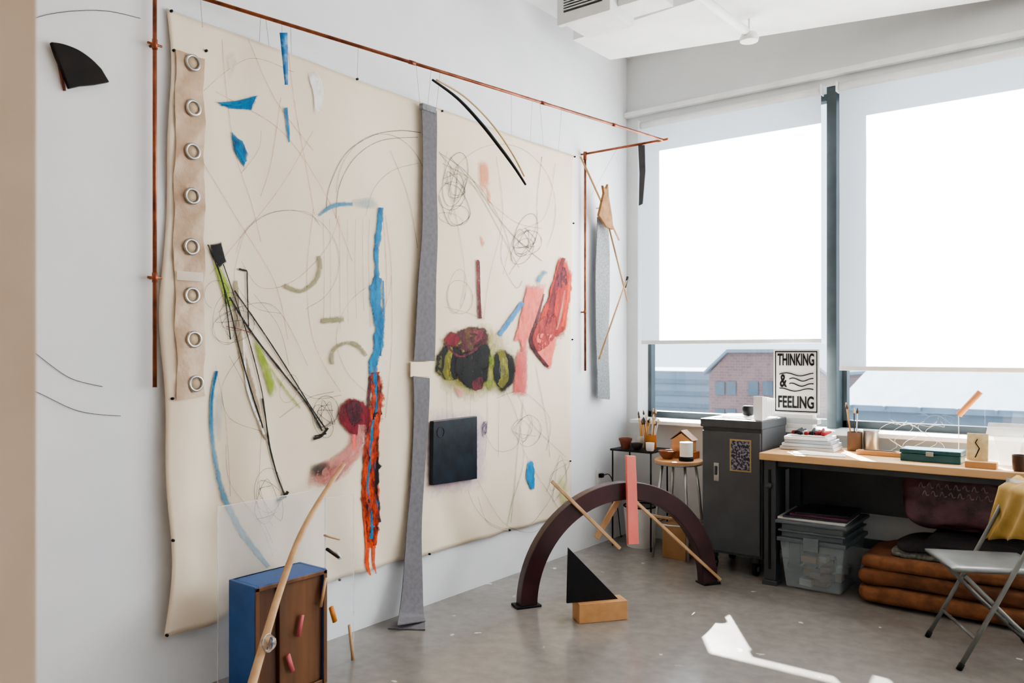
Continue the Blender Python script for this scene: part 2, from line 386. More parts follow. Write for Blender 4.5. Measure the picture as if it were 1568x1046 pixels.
def stroke(name, pts, w, mat, n=8, jit=.0, sm=True):
    LAY[0]+=1; lift=.0005+.00004*LAY[0]
    pp = catm(pts,n) if sm else pts
    N=len(pp); ws = w if isinstance(w,(list,tuple)) else [w]
    V=[];Fc=[];U=[]; dist=0
    for i,p in enumerate(pp):
        a=pp[max(i-1,0)]; c=pp[min(i+1,N-1)]; dx,dy=c[0]-a[0],c[1]-a[1]; l=math.hypot(dx,dy) or 1
        nx,ny=-dy/l,dx/l; f=i/max(1,N-1)*(len(ws)-1); k=min(int(f),len(ws)-2) if len(ws)>1 else 0
        wi = ws[0] if len(ws)==1 else ws[k]+(ws[k+1]-ws[k])*(f-k)
        wi *= 1+random.uniform(-jit,jit)
        for s_,v in ((-.5,0),(0,.5),(.5,1)):
            V.append(onc(p[0]+nx*wi*s_, p[1]+ny*wi*s_, lift)); U.append((dist,v))
        dist+=l*.003
    for i in range(N-1):
        for k in (0,1): Fc.append((i*3+k,i*3+k+1,i*3+k+4,i*3+k+3))
    o=mobj(name,V,Fc,mat,True,U); art.append(o); return o
def blob(name, pts, mat, n=5, smoothp=True, jit=0):
    LAY[0]+=1; lift=.0005+.00004*LAY[0]
    pp=catm(pts,n,True) if smoothp else [ (a[0]+(b[0]-a[0])*t/5,a[1]+(b[1]-a[1])*t/5) for a,b in zip(pts,pts[1:]+pts[:1]) for t in range(5)]
    if jit: pp=[(x+random.uniform(-jit,jit),y+random.uniform(-jit,jit)) for x,y in pp]
    cx=sum(p[0] for p in pp)/len(pp); cy=sum(p[1] for p in pp)/len(pp); N=len(pp)
    V=[onc(cx,cy,lift)];U=[(0,.5)];Fc=[]
    rings=(.3,.55,.75,.9,1.0)
    for r_ in rings:
        for p in pp: V.append(onc(cx+(p[0]-cx)*r_,cy+(p[1]-cy)*r_,lift)); U.append((0,.5+.5*r_**3))
    for i in range(N): Fc.append((0,1+i,1+(i+1)%N))
    for k in range(len(rings)-1):
        for i in range(N):
            a=1+k*N+i;b_=1+k*N+(i+1)%N; Fc.append((a,a+N,b_+N,b_))
    o=mobj(name,V,Fc,mat,True,U); art.append(o); return o
PL=dict(soft=.6,thr=0,namp=.3,ns=60,brk=.5)
gd=P('graphite_line','#2e2e2e','#484646',op=.75,**PL)
gm=P('graphite_mid','#504d49','#635f5a',op=.65,**PL)
gl=P('graphite_faint','#7d766c','#90887c',op=.55,**PL)
ppe=P('pencil_orange','#d08c66',op=.5,**PL)
def pencil(pts,w=1.1,mat=None,n=8): return stroke('pencil_line',pts,w*1.25,mat or gm,n)
pB=P('paint_cerulean','#0f86b6','#0a5c92'); pBf=P('paint_cerulean_wash','#2f80aa','#4f95b4',op=.85,soft=.6)
pBd=P('paint_deep_blue','#0c4270','#1283b4'); pK=P('paint_black','#080808','#171614',namp=.4,brk=.12)
pKs=P('charcoal_smudge','#2a2828','#4a4644',soft=.9,op=.8); pG=P('paint_lime','#9bb02e','#7f9a26',op=.85,soft=.6,brk=.5); pY=P('paint_yellowgreen','#a39a3a','#7d7c3a',soft=.9,op=.8,namp=.9,ns=14,brk=.6)
pO=P('paint_olive','#85815a','#979270',op=.8,namp=.8,soft=.6,brk=.5); pR=P('paint_crimson','#5c0d1c','#86202e'); pRd=P('paint_wine','#33101a','#6b2634')
pRr=P('paint_red','#c83a22','#8a1818',ns=14,brk=.15); pPk=P('paint_salmon','#ea7a6c','#dd6456',brk=.25); pPl=P('paint_pale_pink','#dc968c','#cf8078',soft=.8,op=.75)
pOr=P('paint_ember','#d84a1c','#3a1014',ns=30,brk=.25); pPe=P('paint_peach','#ee9468','#e6885c',op=.6,soft=.8,namp=.8,brk=.6); pTn=P('paint_putty','#a8977c','#8f816a')
pOrc=P('paint_orange','#e85a22','#c8401c')
pW=P('paint_white','#f8f8f6','#f0efec',op=.9,soft=.6); pVi=P('violet_halo','#a98cc8','#b99ccc',soft=1.0,op=.6); pGy=P('paint_greyblack','#2c3234','#4a5256')
# pencil arcs
pencil([(500,325),(505,285),(530,235),(570,208),(610,200),(645,203)],1.3,gm); pencil([(515,335),(520,285),(545,240),(585,215),(640,210)],1.1,gm)
pencil([(560,330),(572,290),(600,262),(640,250)],.9,gl); pencil([(365,390),(380,350),(420,325),(470,325),(490,345)],.9,gl); pencil([(365,390),(360,430),(390,470),(430,480)],.8,gl)
for pts in ([(340,60),(345,120),(360,230),(385,310),(400,370)],[(440,60),(452,160),(470,260),(482,330)],[(310,250),(360,330),(420,430),(440,520)],[(330,140),(430,200),(500,300),(540,400)],
    [(585,320),(592,420),(588,520)],[(480,320),(470,420),(480,520),(520,600)],[(370,400),(400,440),(450,430),(500,380),(520,330)],[(700,260),(740,300),(790,340),(830,350)],[(310,140),(380,90),(450,110)],[(430,150),(415,250),(400,300)],
    [(380,60),(420,150),(480,230)],[(320,420),(420,300),(480,200)],[(590,330),(600,420),(590,470)]):
    pencil(pts,1,ppe)
for x in (495,505,520,532,545,556,566): pencil([(x,335),(x+random.uniform(-2,2),400),(x+1,470+random.uniform(-10,40))],.7,gl)
for pts in ([(560,440),(530,470),(515,520),(530,570),(560,600)],[(600,430),(600,530),(590,640)],[(400,200),(396,230),(370,265)],[(598,230),(625,300),(640,380)],[(330,560),(345,640),(350,760)],[(345,680),(350,740),(390,800),(410,850)]): pencil(pts,.8,gl)
def nest(cx,cy,rx,ry,k,mat=None,w=.85,seed=0):
    rnd=random.Random(seed)
    for _ in range(k):
        a0=rnd.uniform(0,6.28); pts=[]; ro=rnd.uniform(-.5,.5)
        for i in range(6):
            a0+=rnd.uniform(1.2,2.9); rr_=rnd.uniform(.55,1.0); x=rx*rr_*math.cos(a0); y=ry*rr_*math.sin(a0)
            pts.append((cx+x*math.cos(ro)-y*math.sin(ro), cy+x*math.sin(ro)+y*math.cos(ro)))
        pencil(pts,w,mat or gm,6)
def loop(cx,cy,rx,ry,ro=0,mat=None,w=.9,a0=0,sweep=6.6):
    pts=[]
    for i in range(12):
        t=a0+sweep*i/11; x=rx*math.cos(t); y=ry*math.sin(t); pts.append((cx+x*math.cos(ro)-y*math.sin(ro),cy+x*math.sin(ro)+y*math.cos(ro)))
    pencil(pts,w,mat or gm,5)
loop(440,400,80,78,0,gl,.9,3.3,4.2); loop(585,300,70,95,0,gl,.9,3.2,3.0); loop(760,330,90,110,.2,gl,.8,3.4,3.2); loop(780,720,70,90,0,gl,.8,.2,2.6)
nest(695,280,20,36,2,gd,seed=3); loop(697,275,18,42,.2,gd); loop(692,300,20,22,.5); loop(703,330,16,15,0,gm); loop(690,335,20,8,.3,gl)
loop(805,360,16,34,.3,gd); loop(808,372,22,18,-.4); loop(800,385,14,22,.6); nest(803,368,18,30,2,gd,seed=5); loop(700,446,14,34,.15,gl); loop(704,455,20,26,-.2,gl)
pencil([(675,235),(715,265),(760,330),(800,375),(830,400)],1.1); pencil([(672,232),(700,275),(690,330)]); pencil([(690,240),(735,300),(795,410)],.9); pencil([(678,250),(730,282),(770,345),(785,400)],.9)
pencil([(830,240),(823,300),(818,355),(780,420)],.9); pencil([(770,420),(790,360),(835,330),(850,250)],.8,gl); pencil([(672,300),(690,345),(720,330),(705,290),(680,280)],1,gd)
pencil([(685,232),(682,270),(700,340),(712,420),(705,470)],.8,gl); pencil([(760,240),(770,330),(750,420),(740,490)],.8,gl); pencil([(770,360),(768,400),(790,440),(800,430)],.9); pencil([(680,470),(720,480),(738,490)],.8,gl)
blob('peach_patch',[(731,250),(748,248),(750,287),(735,292)],pPe); blob('peach_patch',[(735,360),(742,372),(738,380)],pPe); blob('peach_patch',[(745,285),(752,300),(748,315)],pPe)
for pts in ([(775,600),(790,640),(800,700),(785,760),(775,812)],[(820,560),(835,640),(840,700)],[(740,660),(760,690),(790,680),(800,620)],[(730,735),(770,800),(820,812),(870,760)],[(800,690),(830,740),(860,790)],[(800,610),(790,690),(782,800)],[(730,760),(745,800),(780,815)],[(790,600),(815,650),(865,700)],[(760,610),(800,600),(840,640),(835,690)]):
    pencil(pts,.9,gl)
nest(800,655,22,26,2,gl,seed=11); loop(808,660,20,24,.2,gl); nest(855,730,14,44,2,gl,seed=12)
for x in (685,690,720,745,765): pencil([(x,600),(x+random.uniform(-3,3),640),(x+random.uniform(-6,2),700)],.7,gl)
nest(741,657,5,14,3,gd,1.1,seed=13)
# blue marks
blob('blue_wedge',[(330,157),(362,154),(397,145),(386,169),(350,167)],pB,smoothp=False); stroke('blue_wedge_dark',[(338,161),(365,161),(385,151)],4,pBd)
blob('blue_chip',[(353,200),(372,215),(381,237),(374,259),(357,232)],pBd,smoothp=False); stroke('blue_chip_hi',[(362,225),(376,248)],7,pB,3)
stroke('blue_tick',[(437,165),(440,190),(442,218)],[7,6,3],pB,3)
blob('white_smear',[(471,110),(488,114),(496,140),(492,168),(482,176),(479,145)],pW); blob('white_smear',[(345,90),(355,75),(365,95),(352,125)],P('faint_white','#f6efe4',op=.4,soft=1))
stroke('blue_bow',[(488,330),(505,318),(522,313),(540,313)],[4,9,9,7],pBf,6)
blob('blue_haze',[(538,306),(570,302),(580,318),(548,320)],P('blue_haze','#9fbecb',op=.5,soft=1))
stroke('blue_trunk',[(582,318),(580,350),(576,390),(577,432)],[11,11,9,9],pB,6,.15)
stroke('blue_trunk_wide',[(578,425),(574,455),(580,500),(577,545)],[19,24,19,17],pB,6,.15)
stroke('blue_trunk_edge',[(586,430),(587,490),(582,545)],3,pBd,6)
stroke('blue_trunk_low',[(576,540),(571,556),(570,575)],[11,19,14],pB,4)
stroke('ember_column',[(574,570),(577,610),(570,650),(566,700),(563,750),(569,800),(566,838)],[20,26,26,26,28,26,18],pOr,8,.18)
stroke('ember_orange_edge',[(583,610),(578,660),(577,720),(578,780),(574,835)],[4,6,5,7,5],pOrc,8,.3); stroke('ember_orange_edge',[(560,690),(556,760),(558,830)],[4,6,6],pOrc,8,.3)
stroke('ember_dark_left',[(567,575),(563,630),(562,690),(559,750),(561,815)],[6,8,7,9,6],pRd,8,.25)
stroke('ember_black_mid',[(576,590),(574,650),(576,700),(574,750),(580,800)],[6,11,9,13,7],pK,8,.3)
stroke('ember_blue',[(573,572),(576,620),(573,645),(567,672),(571,705),(564,745),(573,775),(567,825)],[8,4,8,14,13,12,15,11],pB,8,.2)
for p_,w_ in (([(560,640),(584,632)],7),([(562,700),(582,716)],8),([(558,770),(577,762)],8)): stroke('ember_black_cross',p_,w_,pK,5,.2)
stroke('ember_wisps',[(560,830),(557,860),(562,880)],[11,9,3],pOrc,4); stroke('ember_wisps',[(571,830),(569,860),(572,878)],[9,6,2],pOrc,4)
# olive marks
stroke('olive_hook',[(487,392),(489,415),(478,435),(458,446),(434,437)],[10,10,9,9,11],pO,8); stroke('olive_dash',[(492,492),(510,490),(526,489)],[10,13,12],pO,4)
stroke('olive_arc',[(508,558),(509,538),(525,526),(545,528),(560,545)],[8,10,9,10,8],pO,8)
stroke('blue_sweep',[(331,568),(324,605),(323,650),(330,710),(343,765),(368,820),(402,866)],[7,10,10,10,12,12,10],pBf,8)
stroke('blue_sweep_core',[(331,568),(324,605),(323,660)],[5,6,4],pBd,8)
blob('blue_haze',[(330,600),(342,610),(338,680),(328,660)],P('blue_haze2','#9fbac6',op=.35,soft=1))
# black & lime poles
blob('lime_patch',[(322,400),(332,400),(352,440),(358,480),(345,472)],pG,smoothp=False); blob('lime_patch',[(385,515),(400,530),(415,575),(424,600),(412,614),(396,560)],pG,smoothp=False)
stroke('lime_line',[(400,545),(430,590),(458,625)],4,pG)
stroke('putty_pole',[(360,430),(366,520),(382,590),(395,650),(405,672)],[8,12,13,10,8],pTn,6)
stroke('putty_pole2',[(372,520),(378,600),(400,665)],[4,6,4],pW,6)
for pts,w in (([(330,405),(350,470),(362,520),(382,600),(398,655)],3),([(340,405),(360,460),(380,520),(398,600),(405,665)],2.2),([(315,375),(338,430),(345,470),(352,520)],2.6),
    ([(365,412),(378,415)],4),([(378,415),(379,470),(380,500)],2.8),([(350,455),(385,510),(430,570),(470,620),(492,660)],3.8),([(358,445),(400,505),(450,585),(498,658)],3),([(405,665),(410,690),(422,730),(435,762)],4),([(398,610),(408,680)],3),([(480,668),(498,664)],3.2)):
    stroke('charcoal_pole',pts,w,pK,6,.15)
blob('black_cap',[(318,374),(337,370),(346,402),(334,412),(321,392)],pK,smoothp=False)
stroke('red_thread',[(345,500),(365,504),(385,510)],1.4,pR)
loop(348,488,24,40,.1,gm); loop(356,500,34,24,-.3,gm); nest(352,488,28,40,2,gd,seed=21); loop(330,452,20,22,0,gm,a0=2,sweep=4)
loop(497,630,18,24,.2,gd,1.0); loop(492,645,14,26,-.3,gd,.9); nest(497,636,18,30,2,gd,seed=23,w=1.0); loop(405,750,24,34,.1,gm); nest(405,765,24,44,2,gd,seed=24,w=.9); loop(440,595,14,22,.3,gl)
for pts in ([(350,545),(372,590),(385,640)],[(365,470),(420,470),(470,560)],[(440,585),(480,610),(520,605)],[(425,640),(470,610),(510,600)],[(395,660),(390,720),(385,770),(410,830)],[(370,540),(340,590),(350,640),(395,660)],[(388,450),(425,500),(440,560)]): pencil(pts,.9,gm)
stroke('charcoal_foot',[(420,767),(432,760),(438,752)],6,pK,4); stroke('charcoal_foot',[(478,672),(490,668),(500,655)],5,pK,4)
# wine head, pink tail
blob('pink_tail',[(515,690),(555,660),(560,690),(530,715),(505,742),(470,748),(472,722)],pPl); stroke('pink_tail2',[(545,650),(542,680),(520,715),(490,738)],[30,38,30,20],P('dusty_rose','#c26c66','#dca098',soft=.7,op=.85,namp=.6),6)
blob('wine_head',[(513,624),(533,608),(557,613),(570,635),(562,660),(535,668),(516,650)],pR,jit=1); blob('wine_dark',[(525,620),(548,613),(558,640),(535,652)],pRd)  # second blob is darker wine paint over the head
stroke('rose_dashes',[(548,650),(552,680)],8,pR,4); stroke('pale_in_rose',[(538,665),(540,690)],8,pPk,4); blob('smudge',[(474,712),(502,706),(495,728),(474,730)],pKs)
# heads group
blob('ochre_field',[(664,535),(686,502),(740,495),(780,516),(796,560),(788,606),(745,608),(715,618),(688,606),(662,580)],pY,jit=2)
blob('under_wine',[(690,520),(740,505),(752,540),(740,600),(700,590),(680,560)],P('under_wine','#4a2028','#5c5a2c',soft=.8,op=.85,ns=20,brk=.3))
blob('wine_top',[(693,512),(718,499),(746,504),(743,532),(708,548),(688,530)],pRd,jit=1.5); blob('rose_top',[(712,508),(738,505),(735,522),(715,528)],P('rose_mauve','#8f4450','#5b2230',op=.85))
blob('black_head',[(667,545),(684,527),(708,537),(708,574),(688,585),(667,572)],pK,jit=1.5); blob('black_head',[(694,550),(718,535),(744,548),(745,584),(722,598),(699,582)],pK,jit=1.5)
blob('black_head',[(724,530),(745,526),(751,552),(735,568)],pK,jit=1); blob('grey_head',[(754,543),(770,534),(787,548),(787,583),(770,602),(754,582)],pK,jit=1); blob('grey_eye',[(762,550),(777,548),(779,574),(765,578)],pGy); blob('grey_pupil',[(767,558),(774,556),(775,568),(769,570)],P('eye_grey','#8b9390',op=.5))
pGs=P('lime_small','#8a9a2c','#6c7a24',op=.7,soft=.8,brk=.5)
blob('lime_spot',[(746,545),(755,542),(756,562),(748,565)],pGs); blob('lime_spot',[(742,584),(754,580),(752,598),(744,598)],pGs); blob('wine_spot',[(720,584),(738,576),(738,594),(724,598)],pRd)
blob('wine_spot',[(679,522),(690,507),(704,517),(696,532)],pR); blob('wine_spot',[(695,592),(708,600),(702,612)],pPl); stroke('wine_sweep',[(680,525),(700,545),(720,540),(742,520)],5,pRd,6,.3)
stroke('wine_pole',[(731,398),(732,440),(734,488)],[5,6,7],pR,6); stroke('wine_pole_edge',[(733,400),(734,488)],2,pRd,4)
# salmon & red
blob('salmon_sheet',[(806,432),(837,434),(824,480),(808,520),(799,547),(794,525),(785,524),(797,478)],pPk,smoothp=False)
blob('salmon_low',[(790,532),(808,528),(806,611),(782,606)],P('salmon_wash','#de6c68','#c9504f',soft=.6,op=.9,brk=.4),smoothp=False)
blob('red_mask',[(858,390),(871,404),(877,430),(872,470),(865,512),(850,520),(834,506),(824,490),(838,455),(848,415)],pRr,jit=1)
blob('pink_mask_low',[(818,508),(848,510),(854,520),(842,568),(816,540)],pPk,smoothp=False); blob('red_low',[(808,530),(824,488),(850,480),(852,512),(826,540)],P('brick_red','#7d1a20','#b04038',brk=.15))
stroke('red_dark_edge',[(862,395),(851,435),(842,480),(836,500)],[7,9,12,6],pR,6); blob('red_ellipse',[(853,413),(865,410),(867,436),(854,440)],pRd); stroke('red_hi',[(872,420),(868,460),(860,500)],5,P('vermilion','#e0502e','#c8351f'),6)
stroke('wine_slash',[(832,450),(822,485),(812,525),(838,562)],[3,6,6,5],pRd,6); stroke('pale_slash',[(864,445),(858,480),(852,505)],[3,6,3],pPl,5)
stroke('blue_dash',[(764,513),(782,488),(800,463)],[9,10,8],P('blue_dash','#2f7ab4','#4a8dc0'),4); stroke('blue_dash',[(822,432),(834,415)],10,pBf,4)
blob('turquoise_flake',[(807,708),(815,705),(818,728),(817,750),(809,747),(802,728)],P('turq','#0f90c8','#0a78b0'),jit=1)
blob('lime_haze',[(850,735),(860,728),(868,770),(858,780)],P('lime_haze','#cfd67e','#bcc86a',op=.6,soft=1)); blob('violet_halo',[(648,636),(700,626),(744,636),(747,700),(737,747),(690,758),(650,756)],pVi)
# grommet strip
a_,b2=on_x(262,78,.0),on_x(307,92,.0); c2,d2=on_x(306,606,0),on_x(261,612,0)
V=[];Fc=[];N=80
for k in range(N+1):
    t=k/N; l=a_.lerp(d2,t); r_=b2.lerp(c2,t)
    for j in range(7):
        q=l.lerp(r_,j/6); V.append((cx_(q.y,q.z)+.010+.003*math.sin(t*45+j)+.002*math.sin(t*100+j*2.3),q.y+.004*math.sin(t*30+j*.3),q.z))
for k in range(N):
    for j in range(6): Fc.append((k*7+j,(k+1)*7+j,(k+1)*7+j+1,k*7+j+1))
o=mobj('grommet_strip',V,Fc,m_vinyl,True); art.append(o)
m_hole=M('grommet_hole','#cdb697')
for (px,py) in ((288,99),(288,168),(287,234),(286,302),(286,379),(286,453),(287,520),(289,587)):
    q=on_x(px,py,0); x=cx_(q.y,q.z)+.018; art.append(torus('grommet',(x,q.y,q.z),(1,0,0),.030,.0065,m_steel,28,10)); 
    art.append(cyl('grommet_back',(x-.006,q.y,q.z),(x-.002,q.y,q.z),.027,m_hole,24))
q=on_x(283,424,0); art.append(obox('clear_tape',(cx_(q.y,q.z)+.020,q.y,q.z),(.001,0,0),(0,.06,0),(0,0,.02),clear('tape','#e6d8c6',.4)))
for (px,py) in ((262,17),(315,78),(547,121),(677,170),(880,240),(878,342),(876,520),(872,706),(868,788),(780,812),(655,848),(519,888),(248,970),(255,825),(264,78),(258,610)):
    q=onc(px,py); art.append(cyl('pin',(q.x-.002,q.y,q.z),(q.x+.008,q.y,q.z),.006,m_black,10))
sq=[on_x(px,py,.045) for px,py in ((661,645),(728,637),(728,733),(660,743))]
art.append(prism('navy_panel',[(.030,p.y,p.z) for p in sq],(.03,0,0),M('navy_panel','#0b1119','#182631',rough=.35,scale=9,bump=.1,bscale=30),.003))
q=on_x(675,662,.062); art.append(torus('wire_loop',q,(1,0,0),.03,.0015,m_graph,20,5))
group('painted_canvas_hanging', art)

# felt bands
def band(name,L_,R_,mat,x0=.045,th=.005,x1=None):
    V=[];Fc=[]; Lc=catm(L_,8); Rc=catm(R_,8); N=min(len(Lc),len(Rc))
    for i in range(N):
        f=i/(N-1); xx=x0+((x1-x0)*f**4 if x1 else 0)
        a=on_x(*Lc[i],xx); b_=on_x(*Rc[i],xx); dx=.002*math.sin(i*.5)
        for j in range(2): q=(a,b_)[j]; V.append((xx+dx,q.y,max(q.z,.008)))
    for i in range(N-1): Fc.append((i*2,i*2+1,(i+1)*2+1,(i+1)*2))
    o=mobj(name,V,Fc,mat,False); s_=o.modifiers.new('s','SOLIDIFY'); s_.thickness=th; return o
p1_=band('upper_band',[(645,168),(647,260),(645,360),(639,450),(633,552)],[(668,170),(668,260),(669,360),(667,450),(665,553)],m_felt)
p2_=band('lower_band',[(632,576),(633,650),(628,740),(621,830),(613,925),(608,958)],[(657,579),(655,650),(648,740),(645,830),(647,920),(651,962)],m_felt,x1=.20)
fl=[on_z(608,952,.006),on_z(651,950,.006),on_z(651,964,.006),on_z(594,962,.006)]
p3_=hexa('floor_end',[Vector((max(p.x,.03),p.y,.001)) for p in fl],[Vector((max(p.x,.03),p.y,.007)) for p in fl],m_felt,.001)
q=on_x(655,165,.05); p4_=box('top_clip',(.03,q.y-.05,q.z-.02),(.06,q.y+.06,q.z+.015),m_felt2)
q=on_x(645,565,.045); p5_=box('joining_tape',(.036,q.y-.08,q.z-.045),(.043,q.y+.07,q.z+.04),m_canvas)
group('grey_felt_strip',[p1_,p2_,p3_,p4_,p5_])

# ------------------------------------------------------------------ copper pipes
ry=on_x(896,300,.035).y
rodB=Vector((.664,ry,2.905))
def coup(c,d,r=.014,l=.03): c=Vector(c);d=Vector(d).normalized(); return cyl('coupling',c-d*l,c+d*l,r,m_copper)
pl=on_x(237,593,.035); parts=[cyl('upright_left',(.035,pl.y,pl.z),(.035,pl.y,3.35),.0085,m_copper)]
for py in (68,425): q=on_x(237,py,.035); parts.append(coup((.035,pl.y,q.z),(0,0,1),.011,.02)); parts.append(cyl('stub',(.0,pl.y,q.z),(.035,pl.y,q.z),.006,m_copper)); parts.append(cyl('stub_cross',(.035,pl.y-.03,q.z),(.035,pl.y+.03,q.z),.005,m_copper))
rA=Vector((.035,pl.y,2.96)); dr=(rodB-rA).normalized()
parts+= [cyl('top_rod',rA,rodB,.0085,m_copper),coup(rA+dr*.02,dr,.012,.03)]
for f in (.38,.66,.85): parts.append(coup(rA.lerp(rodB,f),dr,.0105,.02))
zb=on_x(896,568,.035).z
parts+= [cyl('upright_right',(.035,ry,zb),(.035,ry,2.905),.0085,m_copper), cyl('end_bar',(.035,ry,2.905),(.70,ry,2.905),.0085,m_copper), coup((.035,ry,2.89),(0,0,1)), coup((.64,ry,2.905),(1,0,0),.011,.015),
         cyl('wall_fixing',(0,ry,2.905),(.035,ry,2.905),.006,m_copper)]
q=on_x(896,478,.035); parts.append(cyl('wall_fixing2',(0,ry,q.z),(.035,ry,q.z),.006,m_copper)); parts.append(coup((.035,ry,q.z),(0,0,1),.0105,.015))
nR=Vector((dr.y,-dr.x,0)).normalized()
def onrod(px,py): return on_plane(px,py,rA,nR)
def rodat(px):
    lo,hi=0,1
    for _ in range(30):
        m_=(lo+hi)/2; v=rA.lerp(rodB,m_)-C0; x=CX+FPX*v.dot(RT)/v.dot(FW)
        if x<px: lo=m_
        else: hi=m_
    return rA.lerp(rodB,lo)
for px,py in ((310,42),(397,64),(412,70),(432,78),(446,82),(547,121),(643,160),(655,162),(668,166),(783,206),(812,216),(832,222),(855,232)):
    px2=px+random.uniform(-8,6); q=on_x(px,py,.04); parts.append(cyl('string',rodat(px2),q,.0009,m_string,5))
V=[];N=10
for k in range(N+1):
    t=k/N; l=onrod(428+t*8,50+80*t); r_=onrod(440+t*1,50+80*t); V+= [l,r_]
o=mobj('blue_tape_tag',V,[(2*k,2*k+1,2*k+3,2*k+2) for k in range(N)],M('blue_tape','#1f72b4','#7fb0cc',rough=.5,scale=30,lo=.45,hi=.7),True); s_=o.modifiers.new('s','SOLIDIFY'); s_.thickness=.002; parts.append(o)
bow=[onrod(*p) for p in catm([(662,122),(700,150),(735,187),(765,225),(787,255),(805,283)],6)]
parts.append(tube('black_bow',bow,[.006+.004*math.sin(i/len(bow)*3.14) for i in range(len(bow))],m_black,8))
bow2=[onrod(*p) for p in catm([(668,122),(710,147),(750,186),(782,231),(803,270)],6)]
parts.append(tube('cream_bow_edge',bow2,.005,M('cream_edge','#d8b98c'),6))
l0=[on_y(*p,ry) for p in ((977,222),(987,222),(988,262),(984,312),(978,315),(979,265))]
parts.append(prism('charcoal_felt_tag',l0,(0,.006,0),M('charcoal_felt','#4b4c51',rough=.95),.001))
parts.append(cyl('string',(.30,ry,2.90),on_x(905,300,.10),.0009,m_string,5))
group('copper_pipe_rig',parts)
XP=.10
def stk(a_,b_,r,mat,x0=XP,name='stick'): return tube(name,[on_x(*a_,x0),on_x(*b_,x0)],r,mat,6,.5)
gg=[stk((889,240),(948,368),.009,m_oak),stk((928,330),(961,462),.008,m_oak),stk((961,424),(917,550),.008,m_oak,.13)]
Vp=[on_x(*p,XP) for p in ((922,296),(920,284),(925,290),(928,282),(929,300),(934,330),(936,352),(926,348),(914,330),(918,312))]
gg.append(prism('kraft_wrap',Vp,(.02,0,0),M('kraft','#9c7246','#7f5934',rough=.8,scale=20),.003))
gg.append(tube('dark_tip',[on_x(*p,.13) for p in ((961,424),(957,440))],.010,m_black,6))
Lf=[(914,332),(912,400),(911,470),(913,540),(914,610)]; Rf=[(930,345),(933,400),(932,470),(931,540),(933,612)]
gg.append(band('felt_drop',Lf,Rf,m_felt2,.05,.006)); 
q=on_x(922,318,.05); gg.append(cyl('hanger',(0,q.y,q.z),(.10,q.y,q.z),.004,m_steel,8))
group('stick_and_felt_hanging',gg)

fan=catm([(73,67),(92,70),(115,79),(135,93),(150,108)],4)+[(162,128),(140,132),(118,134),(101,138),(92,115),(80,88)]
f1=[Vector((.012,on_x(*p,.0).y,on_x(*p,.0).z)) for p in fan]
fa=[prism('fan_face',f1,(.02,0,0),M('black_glaze','#0d0907','#1e130e',rough=.5,spec=.25),.003)]
fa.append(tube('fan_back_edge',[on_x(90,97,.01),on_x(99,139,.01)],.006,M('red_brown','#6b3323'),6))
group('black_fan_relief',fa)
def wallline(name,pts,r,mat,x0): 
    return tube(name,[on_x(*p,x0) for p in catm(pts,8)],r,mat,6)
group('wall_wire_drawing',[wallline('arc',[(30,40),(62,25),(110,17),(165,17),(215,28)],.0012,m_graph,.004),wallline('arc',[(30,520),(62,547),(100,575),(125,585),(157,592)],.0012,m_graph,.004),wallline('arc',[(30,590),(62,603),(110,626),(145,634),(185,637)],.0012,m_graph,.004)])

q=on_x(917,731,0); pr=[box('plate',(0,q.y-.045,q.z-.065),(.006,q.y+.045,q.z+.065),m_wplas),box('plug',(.006,q.y-.015,q.z+.0),(.035,q.y+.02,q.z+.03),m_black),box('socket',(.004,q.y-.018,q.z-.04),(.008,q.y+.018,q.z-.012),m_white)]
pr.append(tube('cord',catm([(.035,q.y,q.z+.015),(.06,q.y+.05,q.z+.02),(.05,q.y+.14,q.z-.08),(.04,q.y+.22,q.z-.3),(.03,q.y+.28,q.z-.5),(.03,q.y+.3,.01)],8),.0035,m_black,6))
group('wall_outlet',pr)

# ------------------------------------------------------------------ arch sculpture
A0=on_z(806,928,0); A1=on_z(1084,893,0); e1=(A1-A0).normalized(); nn=Vector((e1.y,-e1.x,0)); mid=(A0+A1)/2; half=(A1-A0).length/2
V=[];Fc=[];N=48; ao,bo=half+.05,.675; wd=.105; th=.035
for i in range(N+1):
    a=math.pi*i/N; ca,sa=math.cos(a),math.sin(a)
    for (ra,rb,s_) in ((ao,bo,1),(ao,bo,-1),(ao-wd,bo-wd,-1),(ao-wd,bo-wd,1)):
        V.append(mid-e1*ra*ca+Vector((0,0,rb*sa))+nn*th*s_)
for i in range(N):
    for k in range(4): a=i*4+k;b_=i*4+(k+1)%4; Fc.append((a,b_,b_+4,a+4))
Fc.append((3,2,1,0)); Fc.append((N*4,N*4+1,N*4+2,N*4+3))
sc=[bev(mobj('arch',V,Fc,m_maroon,False),.004)]
sc.append(obox('foot_left',mid-e1*(ao-.05)+Vector((0,0,.006)),e1*.075,nn*.05,Vector((0,0,.006)),m_black)); sc.append(obox('foot_right',mid+e1*(ao-.05)+Vector((0,0,.006)),e1*.06,nn*.05,Vector((0,0,.006)),m_black))
def pa(px,py,off): 
    p=on_plane(px,py,mid+nn*off,nn); p.z=max(p.z,.012); return p
def lath(name,a_,b_,off,w,t_,mat):
    a_=pa(*a_,off);b_=pa(*b_,off); d_=(b_-a_); s_=d_.normalized().cross(nn); return obox(name,(a_+b_)/2,d_/2,s_*w,nn*t_,mat)
sc.append(lath('lath_left',(845,737),(949,840),.05,.010,.010,m_oak)); sc.append(lath('lath_right',(973,768),(1103,888),.05,.009,.010,m_oak)); sc.append(lath('lath_mid',(957,748),(913,824),-.05,.018,.010,m_oak)); sc.append(lath('lath_back',(1000,790),(1060,800),-.05,.008,.008,m_oak))
